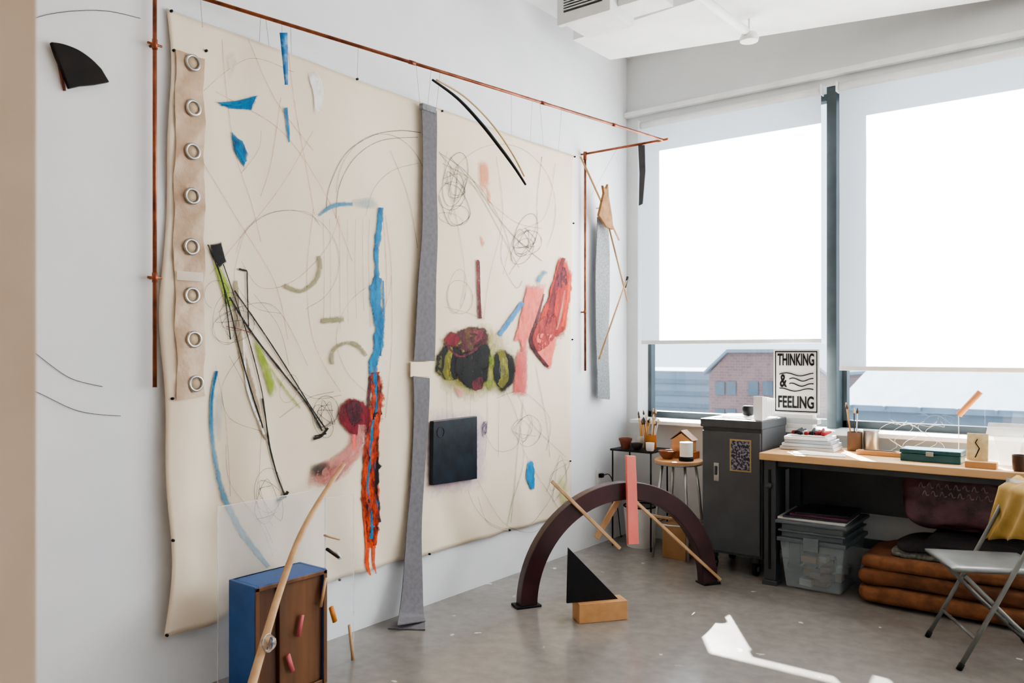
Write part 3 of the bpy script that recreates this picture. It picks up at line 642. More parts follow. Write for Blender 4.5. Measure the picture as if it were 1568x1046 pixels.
pk=[pa(*p,.065) for p in ((957,697),(971,698),(976,832),(960,833))]; sc.append(prism('pink_board',pk,nn*.02,m_pink,.002))
group('arch_sculpture',sc)
B0=on_z(887,956,0); B1=on_z(961,949,0); ub=(B1-B0).normalized(); nb=Vector((ub.y,-ub.x,0)); lb=(B1-B0).length; hb=.105
bl=[obox('block',(B0+B1)/2-nb*.055+Vector((0,0,hb/2)),ub*lb/2,nb*.055,Vector((0,0,hb/2)),m_oakx,.003)]
tp_=[on_plane(px,py,B0-nb*.05,nb) for px,py in ((867,922),(945,912),(869,838))]; tp_[0].z=hb;tp_[1].z=hb
bl.append(prism('black_triangle',tp_,nb*.015,m_black,.001)); group('triangle_block_sculpture',bl)

# ------------------------------------------------------------------ blue box sculpture (front left)
hB=.50; K=on_z(390,900,hB); Kb=on_y(350,884,K.y); K2=on_x(500,868,K.x)
x0,x1,y0,y1=Kb.x,K.x,K.y,K2.y; t_=.018
bs=[box('side_near',(x0,y0,0),(x1,y0+t_,hB),m_blue),box('side_far',(x0,y1-t_,0),(x1,y1,hB),m_blue),box('back',(x0,y0+t_,0),(x0+t_,y1-t_,hB),m_blue),
    box('top',(x0,y0+t_,hB-t_),(x1-.0,y1-t_,hB),m_blue),box('bottom',(x0+t_,y0+t_,0),(x1,y1-t_,t_),m_wal),
    box('walnut_liner',(x0+t_,y0+t_,t_),(x1-.03,y0+t_+.11,hB-t_),wood('dark_walnut','#5e3a21','#3f2514')),box('walnut_panel',(x0+t_,y0+t_+.11,t_),(x1-.012,y1-t_,hB-t_),m_wal),
    box('walnut_edge_top',(x1,y0,hB-.022),(x1+.006,y1,hB-.004),m_wal),box('walnut_edge_side',(x1,y1-.02,0),(x1+.006,y1,hB-.004),m_wal),box('walnut_edge_near',(x1,y0,0),(x1+.006,y0+.02,hB-.004),m_wal)]
def sbar(a_,b_,r,mat,xx,nm): return tube(nm,[on_x(*a_,xx),on_x(*b_,xx)],r,mat,6,.6)
bs+= [sbar((463,942),(457,975),.011,M('pink_peg','#d8706e','#b8555c'),x1+.004,'pink_peg'),sbar((441,1003),(448,1028),.011,M('pink_peg2','#e07a78','#c25a60'),x1+.004,'pink_peg'),sbar((499,885),(491,930),.009,m_oak,x1+.010,'oak_peg')]
group('blue_box_sculpture',bs)
Pt=on_x(526,711,.075); Pb=on_z(326,1255,0)
cpx=[(326,1255),(362,1130),(388,1040),(407,975),(430,900),(460,820),(490,765),(526,711)]
nrm=Vector((1,0,(Pb.x-Pt.x)/(Pt.z-Pb.z)))
pts=[on_plane(px,py,Pb,nrm) for px,py in cpx]
pts=[Vector(p) for p in catm(pts,6)]; pts[0].z=.012
la=[tube('bowed_lath',pts,[.020-.008*i/len(pts) for i in range(len(pts))],m_oak,8,.45)]
m_ball,nt,out=newmat('glass_ball'); gb=nt.nodes.new('ShaderNodeBsdfGlass'); gb.inputs['Roughness'].default_value=.02; nn_=noise_vec(nt,30); bp=nt.nodes.new('ShaderNodeBump'); bp.inputs['Strength'].default_value=.3; nt.links.new(nn_.outputs['Fac'],bp.inputs['Height']); nt.links.new(bp.outputs[0],gb.inputs['Normal']); nt.links.new(gb.outputs[0],out.inputs['Surface'])
qb=on_plane(411,985,Pb+Vector((.045,0,0)),nrm)
la.append(lathe('glass_float',[(.002,-.030),(.017,-.025),(.027,-.013),(.030,0),(.027,.013),(.017,.025),(.002,.030)],qb,m_ball)); la.append(torus('float_ring',qb,(1,.3,.2),.032,.002,m_steel))
group('leaning_bowed_lath',la)
# clear acrylic sheets
m_acr=clear('clear_acrylic','#f2f5f5',.20,.05); m_edge=clear('acrylic_edge','#ffffff',.45,.1)
g0=on_x(334,785,.11); g1=on_x(498,742,.11)
def sheet(nm,x,ya,yb,zt_,parts_=()):
    return [box(nm,(x-.002,ya,.0),(x+.002,yb,zt_),m_acr,0),box('edge_top',(x-.0025,ya,zt_),(x+.0025,yb,zt_+.003),m_edge,0),box('edge_a',(x-.0025,ya-.003,0),(x+.0025,ya,zt_+.003),m_edge,0),box('edge_b',(x-.0025,yb,0),(x+.0025,yb+.003,zt_+.003),m_edge,0)]+list(parts_)
group('clear_acrylic_sheet',sheet('pane',.11,g0.y,g1.y,(g0.z+g1.z)/2))
s0=on_x(498,950,.28);s1=on_x(541,950,.28)
m_acr=clear('clear_acrylic_thin','#f2f5f5',.06,.05); m_edge=clear('acrylic_edge_thin','#ffffff',.25,.1)
group('acrylic_assemblage',sheet('pane',.28,s0.y,s1.y,on_x(520,760,.28).z,[
    sbar((507,930),(513,952),.014,M('orange_peg','#d87f22'),.290,'orange_peg'),sbar((535,957),(541,1014),.010,m_oak,.290,'oak_peg'),
    sbar((497,820),(519,826),.009,m_oak,.290,'oak_peg'),sbar((501,841),(518,853),.013,M('dark_peg','#3a2218'),.290,'dark_peg'),sbar((515,846),(520,855),.014,m_white,.290,'white_cap')]))

# ------------------------------------------------------------------ cabinet
cx0,cx1,cy0,cy1=.915,1.325,5.02,5.48
m_cab=M('cabinet_grey','#4e5155','#47494d',rough=.4)
cb_=[box('carcass',(cx0,cy0+.02,.12),(cx1,cy1,1.0),m_cab,.006),box('door',(cx0+.008,cy0,.14),(cx1-.008,cy0+.02,.93),m_cab,.004),box('top_lip',(cx0-.006,cy0-.004,.955),(cx1+.006,cy1,1.01),m_cab,.006),
     box('handle_plate',(cx0+.09,cy0-.005,.60),(cx0+.125,cy0,.72),m_steel),box('latch',(cx0+.098,cy0-.014,.64),(cx0+.115,cy0-.004,.70),m_dsteel),
     box('sticker_frame',(cx0+.20,cy0-.003,.675),(cx0+.345,cy0,.885),M('gold_sticker','#a8905f')),box('sticker',(cx0+.21,cy0-.005,.685),(cx0+.335,cy0-.002,.875),M('floral_sticker','#26242e','#85818e',scale=60,lo=.48,hi=.54))]
for x in (cx0+.06,cx1-.06):
    for y in (cy0+.07,cy1-.07):
        cb_.append(lathe('caster_fork',[(.012,.07),(.03,.085),(.03,.12)],(x,y,0),m_dsteel,12)); cb_.append(cyl('caster_wheel',(x-.014,y,.04),(x+.014,y,.04),.04,m_black,20)); cb_.append(cyl('caster_hub',(x-.016,y,.04),(x+.016,y,.04),.018,m_steel,12))
group('rolling_metal_cabinet',cb_)
cp=[]
for i,(x,w) in enumerate(((.98,.26),(1.0,.22),(.96,.2))): cp.append(obox('sheet',(x+.12,5.22+.03*i,1.0125+.005*i),(w/2,.02*i,0),(-.01*i,.12,0),(0,0,.002),m_white,.0005))
group('paper_stack',cp)
lathe('black_pot',[(.03,0),(.038,.01),(.04,.05),(.032,.065),(.03,.065)],(1.17,5.20,1.0285),m_black)
lc=[]
for i in range(7): lc.append(obox('sheet',(1.285,5.08+.035*i,1.0165+.075),(.0,.012,0),(.03,0,0),(0,0,.075-.004*i),m_white,.001))
group('file_sorter',[box('tray',(1.25,5.04,1.0105),(1.322,5.34,1.016),m_wplas)]+lc)

# ------------------------------------------------------------------ desk
DZ=.825; dx0,dx1,dy0,dy1=1.355,3.65,4.90,5.485
m_top=wood('desk_wood','#dfb688','#cb9e6c',axis=0)
m_leg=M('desk_leg_grey','#3e4246','#373b3f',rough=.45)
dk=[box('top',(dx0,dy0,DZ-.045),(dx1,dy1,DZ),m_top,.005)]
for x in (dx0+.02,dx1-.1):
    dk+= [box('leg_front',(x,dy0+.03,.03),(x+.075,dy0+.11,DZ-.046),m_leg,.004),box('leg_back',(x,dy1-.09,.03),(x+.075,dy1-.02,DZ-.046),m_leg,.004),
          box('leg_slot',(x+.03,dy0+.025,.1),(x+.045,dy0+.029,.72),m_black,0),box('foot_plate',(x-.01,dy0+.02,0),(x+.085,dy0+.12,.03),m_leg),box('foot_plate2',(x-.01,dy1-.1,0),(x+.085,dy1-.01,.03),m_leg),
          box('side_rail',(x+.01,dy0+.11,DZ-.13),(x+.06,dy1-.09,DZ-.05),m_leg)]
    dk.append(cyl('knob',(x+.037,dy0+.005,.62),(x+.037,dy0+.03,.62),.018,m_dsteel,14))
dk+= [box('front_rail',(dx0+.1,dy0+.05,DZ-.085),(dx1-.1,dy0+.08,DZ-.046),m_leg),box('back_panel',(dx0+.1,dy1-.05,.42),(dx1-.1,dy1-.03,DZ-.046),m_leg),box('lower_rail',(dx0+.1,dy1-.07,.20),(dx1-.1,dy1-.04,.26),m_leg)]
group('workbench_desk',dk)
q=on_y(1240,660,5.25)
bk=[]; z=DZ+.001; cols=['#f0efec','#dfe3e6','#b9c4cc','#ffffff','#8c9aa6']
for i in range(4):
    bk.append(obox('book',(q.x+random.uniform(-.01,.01),5.27,z+.011),(.17-.012*i,.01*(i%2),0),(-.005,.11,0),(0,0,.010),M('book_%d'%i,cols[i]),.002)); z+=.022
bk.append(box('tray',(q.x-.12,5.17,z),(q.x+.12,5.33,z+.008),M('tray','#dcdcd8')))
for i in range(12):
    a_=Vector((q.x-.10+.018*i,5.19+random.uniform(0,.05),z+.018)); bk.append(tube('paint_tube',[a_,a_+Vector((random.uniform(-.02,.03),.07,random.uniform(0,.03)))],[.013,.008],M('tube_%d'%i,random.choice(['#b02a22','#22242a','#2a4a80','#e8e6e0','#8a1f24'])),8))
group('book_stack_with_paint_tray',bk)
q=on_y(1255,683,5.05); group('sketch_paper',[obox('sheet',(q.x+.0,5.04,DZ+.003),(.15,.02,0),(-.02,.075,0),(0,0,.002),m_white,.0005),obox('sheet',(q.x-.05,5.07,DZ+.006),(.1,-.02,0),(.02,.05,0),(0,0,.001),m_white,.0003)])
def jar(name,c,r,h,mat,brushes=6,seed=1,cols=('#c98a3a','#8a2d22','#2b2b2b','#d8b070','#e5e2da')):
    rnd=random.Random(seed); p=[lathe('jar',[(r*.9,0),(r,.006),(r,h),(r*.88,h),(r*.85,.01),(.001,.008)],c,mat)]
    for i in range(brushes):
        a=rnd.uniform(0,6.28); tl=rnd.uniform(.08,.2); b0=Vector(c)+Vector((math.cos(a)*r*.3,math.sin(a)*r*.3,.01)); b1=Vector(c)+Vector((math.cos(a)*r*rnd.uniform(.8,1.6),math.sin(a)*r*rnd.uniform(.5,1.3),h+tl*.8))
        p.append(tube('brush_handle',[b0,b1],.0035,M('bh',rnd.choice(cols)),6)); d_=(b1-b0).normalized(); p.append(tube('brush_head',[b1,b1+d_*.012,b1+d_*.035],[.006,.008,.002],M('bh2',rnd.choice(['#5a3c22','#d9c39a','#1f1f1f'])),6))
    return group(name,p)
q=on_y(1309,668,5.36); jar('brush_cup',(q.x,5.36,DZ),.045,.12,M('brown_cup','#6a5140'),6,3)
q=on_y(1334,668,5.38); group('tin_can',[lathe('can',[(.044,0),(.046,.004),(.046,.135),(.042,.137),(.041,.01),(.001,.01)],(q.x,5.38,DZ),m_steel),lathe('rim',[(.046,.128),(.049,.132),(.046,.137)],(q.x,5.38,DZ),m_steel)])
q=on_y(1350,675,5.2); group('wood_ruler_block',[obox('base',(q.x,5.2,DZ+.014),(.14,0,0),(0,.03,0),(0,0,.014),m_oakx),obox('inlay',(q.x,5.2,DZ+.030),(.10,0,0),(0,.012,0),(0,0,.003),m_wal)])
q=on_y(1428,678,5.12); m_teal=M('teal_tin','#22565e','#1e4e55',rough=.4)
group('teal_metal_box',[box('body',(q.x-.155,5.04,DZ),(q.x+.155,5.20,DZ+.045),m_teal,.005),box('lid',(q.x-.158,5.037,DZ+.046),(q.x+.158,5.203,DZ+.07),m_teal,.006),box('latch',(q.x-.02,5.032,DZ+.035),(q.x+.02,5.038,DZ+.06),m_steel)])
q=on_y(1505,690,5.0); group('small_wood_stand',[box('block',(q.x-.08,4.95,DZ),(q.x+.07,5.02,DZ+.035),m_oakx,.004),obox('figure_card',(q.x-.03,5.035,DZ+.095),(.052,.0,0),(0,.003,.0),(0,.012,.085),M('card','#efdcae','#d8bc84',scale=30)),tube('figure_drawing',[(q.x-.04,5.026,DZ+.05),(q.x-.02,5.028,DZ+.1),(q.x-.04,5.031,DZ+.13),(q.x-.03,5.034,DZ+.15)],.003,m_black,6)])
q=on_y(1535,665,5.2); group('clear_picture_stand',[obox('sheet_back',(q.x,5.2,DZ+.115),(.09,0,0),(0,.003,0),(.02,.02,.115),clear('acr2','#f4f6f6',.4)),obox('sheet_front',(q.x+.05,5.15,DZ+.085),(.07,.02,0),(0,.003,0),(-.02,.02,.085),clear('acr3','#ffffff',.45)),obox('foot_bar',(q.x+.02,5.17,DZ+.004),(.1,0,0),(0,.04,0),(0,0,.004),m_wplas)])
q0=on_y(1468,636,5.3);q1=on_y(1501,600,5.3); group('orange_lath_on_stand',[tube('orange_lath',[q0,q1],.017,M('orange_tan','#e8a06a'),8),cyl('stand_rod',(q0.x,5.3,DZ),(q0.x,5.3,q0.z+.02),.002,m_wplas,8),lathe('stand_base',[(.04,0),(.04,.006),(.005,.01)],(q0.x,5.3,DZ),m_wplas)])
q=on_y(1562,690,4.97); group('brown_mug',[lathe('mug',[(.03,0),(.036,.01),(.038,.085),(.034,.085),(.031,.012),(.001,.01)],(q.x,4.97,DZ),M('mug_brown','#4a3022')),torus('handle',(q.x+.045,4.97,DZ+.045),(0,1,0),.02,.005,M('mug_b2','#4a3022'))])
ws=[]
for i in range(7):
    q=on_y(1360+i*12,640,5.4); pts=[(q.x+.05*math.sin(k*1.3+i)+.0,5.4+.02*math.cos(k+i),DZ+.004+ (k/7)*.25*(1 if k<6 else .8)) for k in range(8)]
    ws.append(tube('loop',catm(pts,5),.0009,M('white_wire','#f2f2f2'),5))
group('wire_sculpture',ws)
sg0,sg1=on_y(1184,630,5.54),on_y(1254,630,5.54); zt=on_y(1218,535,5.54).z; zbm=1.03
group('book_stack',[box('book',(sg0.x-.02,5.505,SILL),(sg1.x-.03,5.59,SILL+.035),M('bk1','#e6e4e0')),box('book',(sg0.x,5.51,SILL+.0352),(sg1.x-.0,5.59,SILL+.068),M('bk2','#c9cdd0')),box('book',(sg0.x-.01,5.51,SILL+.0682),(sg1.x-.03,5.59,zbm-.001),M('bk3','#f0efec'))])
sw=sg1.x-sg0.x; sxc=(sg0.x+sg1.x)/2; sh=zt-zbm
sp=[box('board',(sg0.x,5.545,zbm),(sg1.x,5.555,zt),m_white,.001)]
yk=5.541
for (a_,b_) in (((sg0.x+.012,zbm+.012),(sg1.x-.012,zbm+.020)),((sg0.x+.012,zt-.020),(sg1.x-.012,zt-.012)),((sg0.x+.012,zbm+.012),(sg0.x+.018,zt-.012)),((sg1.x-.018,zbm+.012),(sg1.x-.012,zt-.012))):
    sp.append(box('border',(a_[0],yk,a_[1]),(b_[0],5.5455,b_[1]),m_black,0))
sp.append(text('word_top','THINKING',(sxc,yk,zt-.075),sw*.80,.085,m_black)); sp.append(text('word_bottom','FEELING',(sxc,yk,zbm+.075),sw*.78,.085,m_black)); sp.append(text('ampersand','&',(sg0.x+sw*.22,yk,zbm+sh*.5),sw*.16,.09,m_black))
for k,zz in enumerate((.61,.53,.45,.37)):
    w0=.36 if k in(1,2) else .14
    pts=[(sg0.x+sw*(w0+(.88-w0)*i/14),yk,zbm+sh*(zz+.022*math.sin(i*.55+k*.4))) for i in range(15)]
    sp.append(tube('wave_line',pts,.0075,m_black,6,.5))
group('thinking_feeling_poster',sp)

# ------------------------------------------------------------------ under desk
bx0,bx1,by0,by1=1.475,1.86,4.92,5.40
m_bin=clear('bin_plastic','#b9c6cc',.36,.25); m_lid=clear('bin_lid','#5c6469',.9,.4); m_tray=clear('bin_tray','#7b858a',.6,.3)
bn=[hexa('bin_body',[(bx0+.03,by0+.03,.005),(bx1-.03,by0+.03,.005),(bx1-.03,by1-.03,.005),(bx0+.03,by1-.03,.005)],[(bx0,by0,.30),(bx1,by0,.30),(bx1,by1,.30),(bx0,by1,.30)],m_bin,.012),
    box('rim',(bx0-.012,by0-.012,.29),(bx1+.012,by1+.012,.315),m_lid,.004),box('rim2',(bx0-.006,by0-.006,.35),(bx1+.006,by1+.006,.362),m_lid,.004),box('second_tray',(bx0+.01,by0+.01,.315),(bx1-.01,by1-.01,.40),m_tray,.006),box('lid',(bx0-.02,by0-.02,.40),(bx1+.02,by1+.02,.42),m_lid,.005),
    box('clip',(bx0+.15,by0-.02,.25),(bx0+.24,by0-.008,.33),m_tray)]
rnd=random.Random(4)
for i in range(14):
    x=bx0+.06+rnd.uniform(0,.22); y=by0+.06+rnd.uniform(0,.3); z=.012+.05*(i//4)
    bn.append(obox('stored_item',(x+.02,y+.02,z+.02),(rnd.uniform(.03,.05),rnd.uniform(-.01,.01),0),(0,rnd.uniform(.03,.05),0),(0,0,.02),M('item%d'%i,rnd.choice(['#b8afa2','#3a3532','#8c6a4a','#a8a8a4','#5a3c32','#a8906a'])),.004))
for i in range(4): bn.append(obox('stored_sheet',((bx0+bx1)/2,(by0+by1)/2,.33+.016*i),(.16,0,0),(0,.2,0),(0,0,.005),M('sh%d'%i,['#2c2c30','#d8d4cc','#3a3a40','#a8a49c'][i]),.001))
group('plastic_storage_bin',bn)
mg=[]
for i,cc in enumerate(('#d8d6d2','#2a2d3a','#5a2a42','#17181f')): mg.append(obox('magazine',((bx0+bx1)/2+.02*i-.02,(by0+by1)/2-.02,.427+.013*i),(.20-.015*i,.02*(i%2),0),(-.01,.2-.01*i,0),(0,0,.006),M('mag%d'%i,cc,rough=.3),.001))
group('magazine_stack',mg)
m_bl=M('rust_velvet','#89593a','#684229',rough=.9,scale=12,bump=.4,bscale=25); m_bl2=M('rust_velvet2','#7a4d32','#5a3a24',rough=.9,scale=12,bump=.4,bscale=25)
m_dk=M('dark_cloth','#1c191b','#2a2628',rough=.9,bump=.4,bscale=20); m_pl=M('plaid_cloth','#4a4a46','#7a7a72',rough=.9,scale=40)
bcx=2.42
def slab(nm,z,h,w,d_,mat,seed,dx=0,yc=5.16,amp=.016): return pillow(nm,(bcx+dx,yc,z+h/2),w/2,d_/2,h/2,mat,0,.20,amp,seed,nu=48,nv=16)
group('folded_blankets',[slab('blanket',.006,.115,.98,.58,m_bl,1),slab('blanket',.112,.10,.96,.56,m_bl2,2,-.01),slab('blanket',.205,.085,.92,.56,m_bl,3,-.02),slab('cloth',.285,.05,.66,.46,m_pl,4,.02,amp=.03),slab('cloth',.325,.05,.7,.46,m_dk,5,.06,amp=.03),slab('cloth',.36,.05,.55,.42,m_dk,6,.12,amp=.03)])
m_bag=M('burgundy_bag','#6e4a52','#3a2228',rough=.4,scale=9,bump=.8,bscale=11)
bg=[pillow('bag_body',(2.42,5.24,.60),.31,.10,.165,m_bag,0,.4,.04,9,nu=40,nv=24,tilt=-.15)]
m_pr=M('bag_print','#a08c8e','#6f5a60',scale=30)
for j in range(2):
    for i in range(8):
        x=2.22+.045*i+.02*j; z=.67-.045*j; bg.append(tube('bag_lettering',catm([(x,5.118,z+.01*(i%2)),(x+.012,5.116,z+.028),(x+.022,5.118,z),(x+.034,5.117,z+.005)],4),.003,m_pr,5))
group('printed_tote_bag',bg)
m_yel=M('mustard_cloth','#b39455','#9a7c40',rough=.9,bump=.3,bscale=18)
pillow('mustard_cushion',(3.10,4.92,.14),.17,.15,.13,m_yel,.3,.5,.03,12)

# ------------------------------------------------------------------ corner table, stool etc.
ct=[box('top',(.10,5.20,.715),(.45,5.49,.73),m_black,.003)]
for x in (.115,.435):
    for y in (5.215,5.475): ct.append(cyl('leg',(x,y,0),(x,y,.715),.006,m_black,8))
ct.append(box('shelf',(.11,5.21,.36),(.44,5.48,.368),m_black,.002)); group('small_black_table',ct)
jar('brush_jar',(.37,5.33,.73),.045,.11,M('amber_jar','#a5692c'),16,8,('#c98a3a','#e0a04a','#d8b070','#8a5a2a','#e5e2da'))
jar('clay_brush_pot',(.27,5.40,.73),.04,.09,M('ivory_jar','#ded6c6'),10,9,('#c98a3a','#e0a04a','#d8b070'))
lathe('terracotta_pot',[(.03,0),(.045,.06),(.05,.062),(.05,.08),(.042,.08),(.03,.02)],(.20,5.26,.73),M('terracotta','#6f3a26'))
lathe('dark_bowl',[(.02,0),(.04,.02),(.045,.05),(.04,.05),(.02,.01)],(.30,5.25,.73),M('dark_clay','#2d211e'))
lathe('small_white_cup',[(.025,0),(.03,.01),(.032,.06),(.028,.06),(.02,.01)],(.41,5.25,.73),m_wplas)
SX,SY=.655,5.22; st=[lathe('seat',[(.001,.665),(.165,.665),(.172,.672),(.172,.688),(.165,.693),(.001,.693)],(SX,SY,0),m_oakx)]
for k in range(4):
    a=math.pi/4+k*math.pi/2; st.append(tube('leg',[(SX+.12*math.cos(a),SY+.12*math.sin(a),.665),(SX+.15*math.cos(a),SY+.15*math.sin(a),.45),(SX+.19*math.cos(a),SY+.19*math.sin(a),.008)],.010,m_steel,8))
st.append(torus('ring',(SX,SY,.25),(0,0,1),.172,.006,m_steel,32,6)); st.append(torus('seat_band',(SX,SY,.667),(0,0,1),.16,.010,m_steel,32,6))
group('round_stool',st)
lathe('clay_bowl',[(.03,0),(.055,.03),(.065,.06),(.06,.06),(.045,.03),(.001,.01)],(SX-.07,SY-.04,.693),M('clay','#8a5738'))
group('candle_on_holder',[lathe('holder',[(.05,0),(.052,.02),(.03,.03)],(SX+.08,SY-.05,.693),m_black),lathe('candle',[(.045,.03),(.045,.13),(.035,.132),(.001,.127)],(SX+.08,SY-.05,.693),M('wax','#ece6da'))])
hx,hy,hz=SX-.01,SY+.09,.693
hs=[box('tray',(hx-.08,hy-.05,hz),(hx+.1,hy+.06,hz+.05),M('orange_wood','#a05c2c'),.004),prism('house',[(hx-.07,hy-.045,hz+.05),(hx+.08,hy-.045,hz+.05),(hx+.08,hy-.045,hz+.13),(hx+.005,hy-.045,hz+.18),(hx-.07,hy-.045,hz+.13)],(0,.09,0),m_oakx,.003),
    prism('roof',[(hx-.085,hy-.05,hz+.13),(hx+.005,hy-.05,hz+.19),(hx+.095,hy-.05,hz+.13),(hx+.005,hy-.05,hz+.20)],(0,.1,0),m_wal,.001)]
group('wooden_house_box',hs)
group('waste_bin',[lathe('bin',[(.10,0),(.125,.30),(.118,.30),(.095,.01),(.001,.01)],(.28,5.34,0),M('bin_white','#dcdad6')),torus('bin_rim',(.28,5.34,.30),(0,0,1),.122,.006,m_black)])
group('cardboard_box',[box('carton',(SX-.09,SY-.08,0),(SX+.09,SY+.08,.24),M('cardboard','#a37c54','#8f6a45'),.003),obox('flap',(SX-.12,SY,.25),(.03,0,.02),(0,.075,0),(0,0,.002),M('cardboard2','#b08a5c'))])

# ------------------------------------------------------------------ folding chair
FC=Vector((2.503,4.345,0)); sv=Vector((.463,-.886,0)); fv=Vector((-.886,-.463,0)); up=Vector((0,0,1))
m_ch=M('chair_grey','#7d7e7b','#6e6f6c',rough=.35,metal=.4); ch=[]
def cp_(s_,f_,z_): return FC+sv*s_+fv*f_+up*z_
for s_ in (-.215,.215):
    ch.append(tube('front_leg',[cp_(s_,.03,.012),cp_(s_,-.12,.30),cp_(s_,-.27,.60),cp_(s_*.97,-.36,.80)],.011,m_ch,8))
    ch.append(tube('rear_leg',[cp_(s_*.88,.0,.425),cp_(s_*.88,-.2,.22),cp_(s_*.88,-.42,.012)],.010,m_ch,8))
    ch.append(tube('foot_cap',[cp_(s_,.035,.0),cp_(s_,.02,.03)],.014,m_black,8)); ch.append(tube('foot_cap',[cp_(s_*.88,-.425,.0),cp_(s_*.88,-.40,.03)],.014,m_black,8))
ch.append(tube('front_stretcher',[cp_(-.215,-.04,.14),cp_(.215,-.04,.14)],.008,m_ch,8)); ch.append(tube('rear_stretcher',[cp_(-.19,-.34,.1),cp_(.19,-.34,.1)],.008,m_ch,8))
V=[];Fc=[];N=10
for i in range(N+1):
    for j in range(N+1):
        s_=-.2+.4*i/N; f_=.05-.42*j/N; r_=max(abs(i/N-.5),abs(j/N-.5))*2; V.append(cp_(s_*(1-.06*(j/N)),f_,.452-.010*(1-r_**3)+(-.012 if r_>.95 else 0)))
for i in range(N):
    for j in range(N): Fc.append((i*(N+1)+j,i*(N+1)+j+1,(i+1)*(N+1)+j+1,(i+1)*(N+1)+j))
o=mobj('seat',V,Fc,m_ch,True); s_=o.modifiers.new('s','SOLIDIFY'); s_.thickness=.014; ch.append(o)
V=[];
for i in range(11):
    s_=-.215+.43*i/10; b_=-.345-.04*math.cos((i/10-.5)*3.14)
    V+= [cp_(s_,b_+.03,.66),cp_(s_,b_,.82)]
o=mobj('backrest',V,[(2*i,2*i+1,2*i+3,2*i+2) for i in range(10)],m_ch,True); s2=o.modifiers.new('s','SOLIDIFY'); s2.thickness=.012; ch.append(o)
V=[];Fc=[];NI,NJ=22,18
for i in range(NI+1):
    for j in range(NJ+1):
        u=i/NI; v=j/NJ
        s_=-.225+.42*u; drop=.36*v*(1-.35*u)
        f_=-.385+.018*math.sin(u*16+v*4)*v+.075*min(1,v*6)+.03*v
        V.append(cp_(s_-.15*v*v*(1-u),f_,.835-drop+.004*math.sin(u*20)))
for i in range(NI):
    for j in range(NJ): Fc.append((i*(NJ+1)+j,i*(NJ+1)+j+1,(i+1)*(NJ+1)+j+1,(i+1)*(NJ+1)+j))
o=mobj('draped_mustard_cloth',V,Fc,m_yel,True); s_=o.modifiers.new('s','SOLIDIFY'); s_.thickness=.004; ch.append(o)
group('folding_chair',ch)

# ------------------------------------------------------------------ ceiling services
m_duct=M('duct_white','#e9e9e7','#dededc',rough=.6)
YD=3.98
D0=on_y(860,36,YD); D1=on_y(932,20,YD)
du=[box('duct_body',(D0.x,YD,D0.z),(D1.x,4.28,CZ),m_duct,.004),box('duct_flange',(D0.x-.02,YD-.02,D0.z-.015),(D1.x+.02,YD+.02,CZ),m_duct,.004),
    box('branch',(D1.x,YD+.1,D0.z+.05),(D1.x+.26,4.28,CZ),m_duct,.004)]
m_gr=M('grille_dark','#3c3e40')
du.append(box('grille_recess',(D0.x+.03,YD-.024,D0.z+.05),(D1.x-.03,YD-.019,CZ-.01),m_gr,0))
for k in range(16):
    z=D0.z+.06+k*.016
    if z<CZ-.02: du.append(box('louver',(D0.x+.03,YD-.032,z),(D1.x-.03,YD-.022,z+.006),m_duct,.001))
group('hvac_duct',du)
c0=on_z(1068,-8,3.46); c1=on_z(1140,46,3.46); dirc=(c0-c1).normalized()
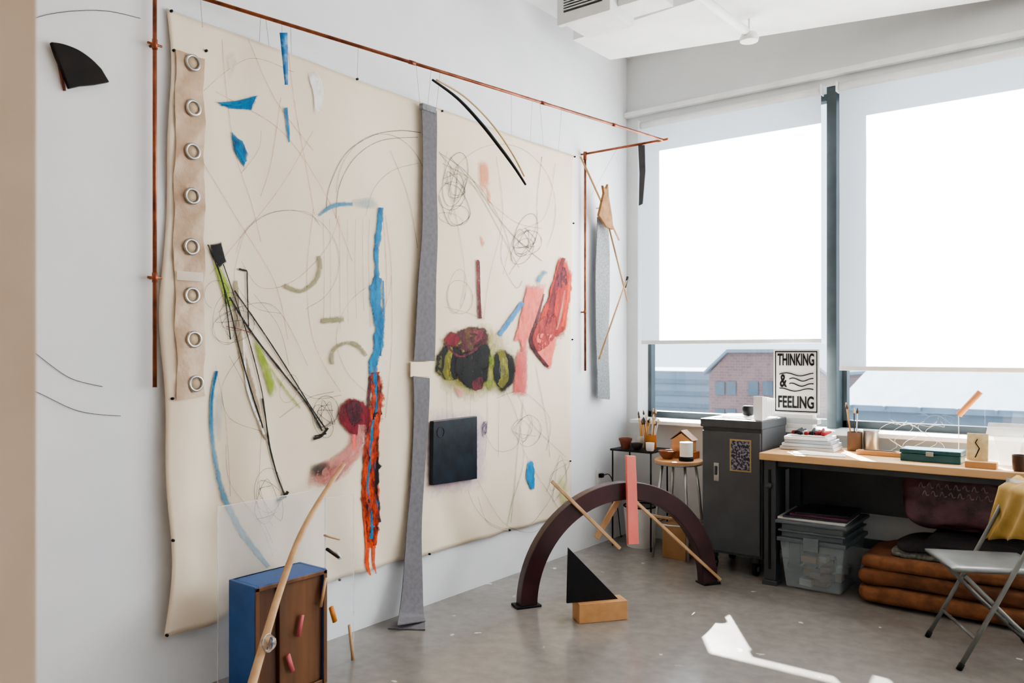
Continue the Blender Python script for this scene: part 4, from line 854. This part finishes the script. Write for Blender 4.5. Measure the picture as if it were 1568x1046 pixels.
gp=[tube('pipe',[c1-dirc*.02,c1+dirc*1.6],.026,m_duct,14),lathe('end_disc',[(.001,-.055),(.055,-.05),(.06,-.03),(.045,.0),(.001,.01)],c1-dirc*.07,m_duct),
    cyl('hanger_rod',c1-dirc*.07,(c1.x-dirc.x*.07,c1.y-dirc.y*.07,3.55),.006,m_duct,8),cyl('hanger_rod2',c1+dirc*1.5,(c1.x+dirc.x*1.5,c1.y+dirc.y*1.5,CZ),.006,m_duct,8)]
group('conduit_pipe',gp)  # white ceiling conduit; only its end disc is a sprinkler

# ------------------------------------------------------------------ light, sky, camera
w=bpy.data.worlds.new('sky'); bpy.context.scene.world=w; w.use_nodes=True
bgd=w.node_tree.nodes['Background']; bgd.inputs['Color'].default_value=(.76,.88,1.0,1); bgd.inputs['Strength'].default_value=2.3
sd=bpy.data.lights.new('sun','SUN'); sd.energy=50; sd.angle=math.radians(.6); sd.color=(1,.96,.90)
so=bpy.data.objects.new('sun',sd); bpy.context.scene.collection.objects.link(so)
so.rotation_euler=Vector((.655,-1,-.77)).to_track_quat('-Z','Y').to_euler()
so.location=(0,12,12)
m_em,nt,out=newmat('fill_emitter'); em=nt.nodes.new('ShaderNodeEmission'); em.inputs['Strength'].default_value=4; em.inputs['Color'].default_value=(1,.97,.93,1); nt.links.new(em.outputs[0],out.inputs['Surface'])  # emitter for the added fill panels
for i,(x,y) in enumerate(((2.6,-.9),(5.0,-.9),(5.2,2.0))):  # invented out-of-view fill lights, added to brighten the left wall
    h=box('housing',(x-.62,y-.32,CZ-.12),(x+.62,y+.32,CZ-.06),m_trim); d_=box('fill_panel',(x-.6,y-.3,CZ-.13),(x+.6,y+.3,CZ-.12),m_em,0); r1_=cyl('rod',(x,y,CZ-.07),(x,y,CZ),.01,m_steel)
    group('added_fill_lamp' if i==0 else 'added_fill_lamp.%03d'%i,[h,d_,r1_])
cam=bpy.data.cameras.new('camera'); co=bpy.data.objects.new('camera',cam); bpy.context.scene.collection.objects.link(co)
cam.sensor_width=36; cam.lens=36*FPX/1568; cam.shift_y=17/1568; co.location=C0; co.rotation_euler=(math.pi/2,0,TH)
cam.clip_start=.05; cam.clip_end=400; cam.dof.use_dof=True; cam.dof.focus_distance=4.4; cam.dof.aperture_fstop=3.5
bpy.context.scene.camera=co
vs=bpy.context.scene.view_settings
vs.view_transform='AgX'
try: vs.look='AgX - Medium High Contrast'
except Exception as e: print(e)
vs.exposure=.12
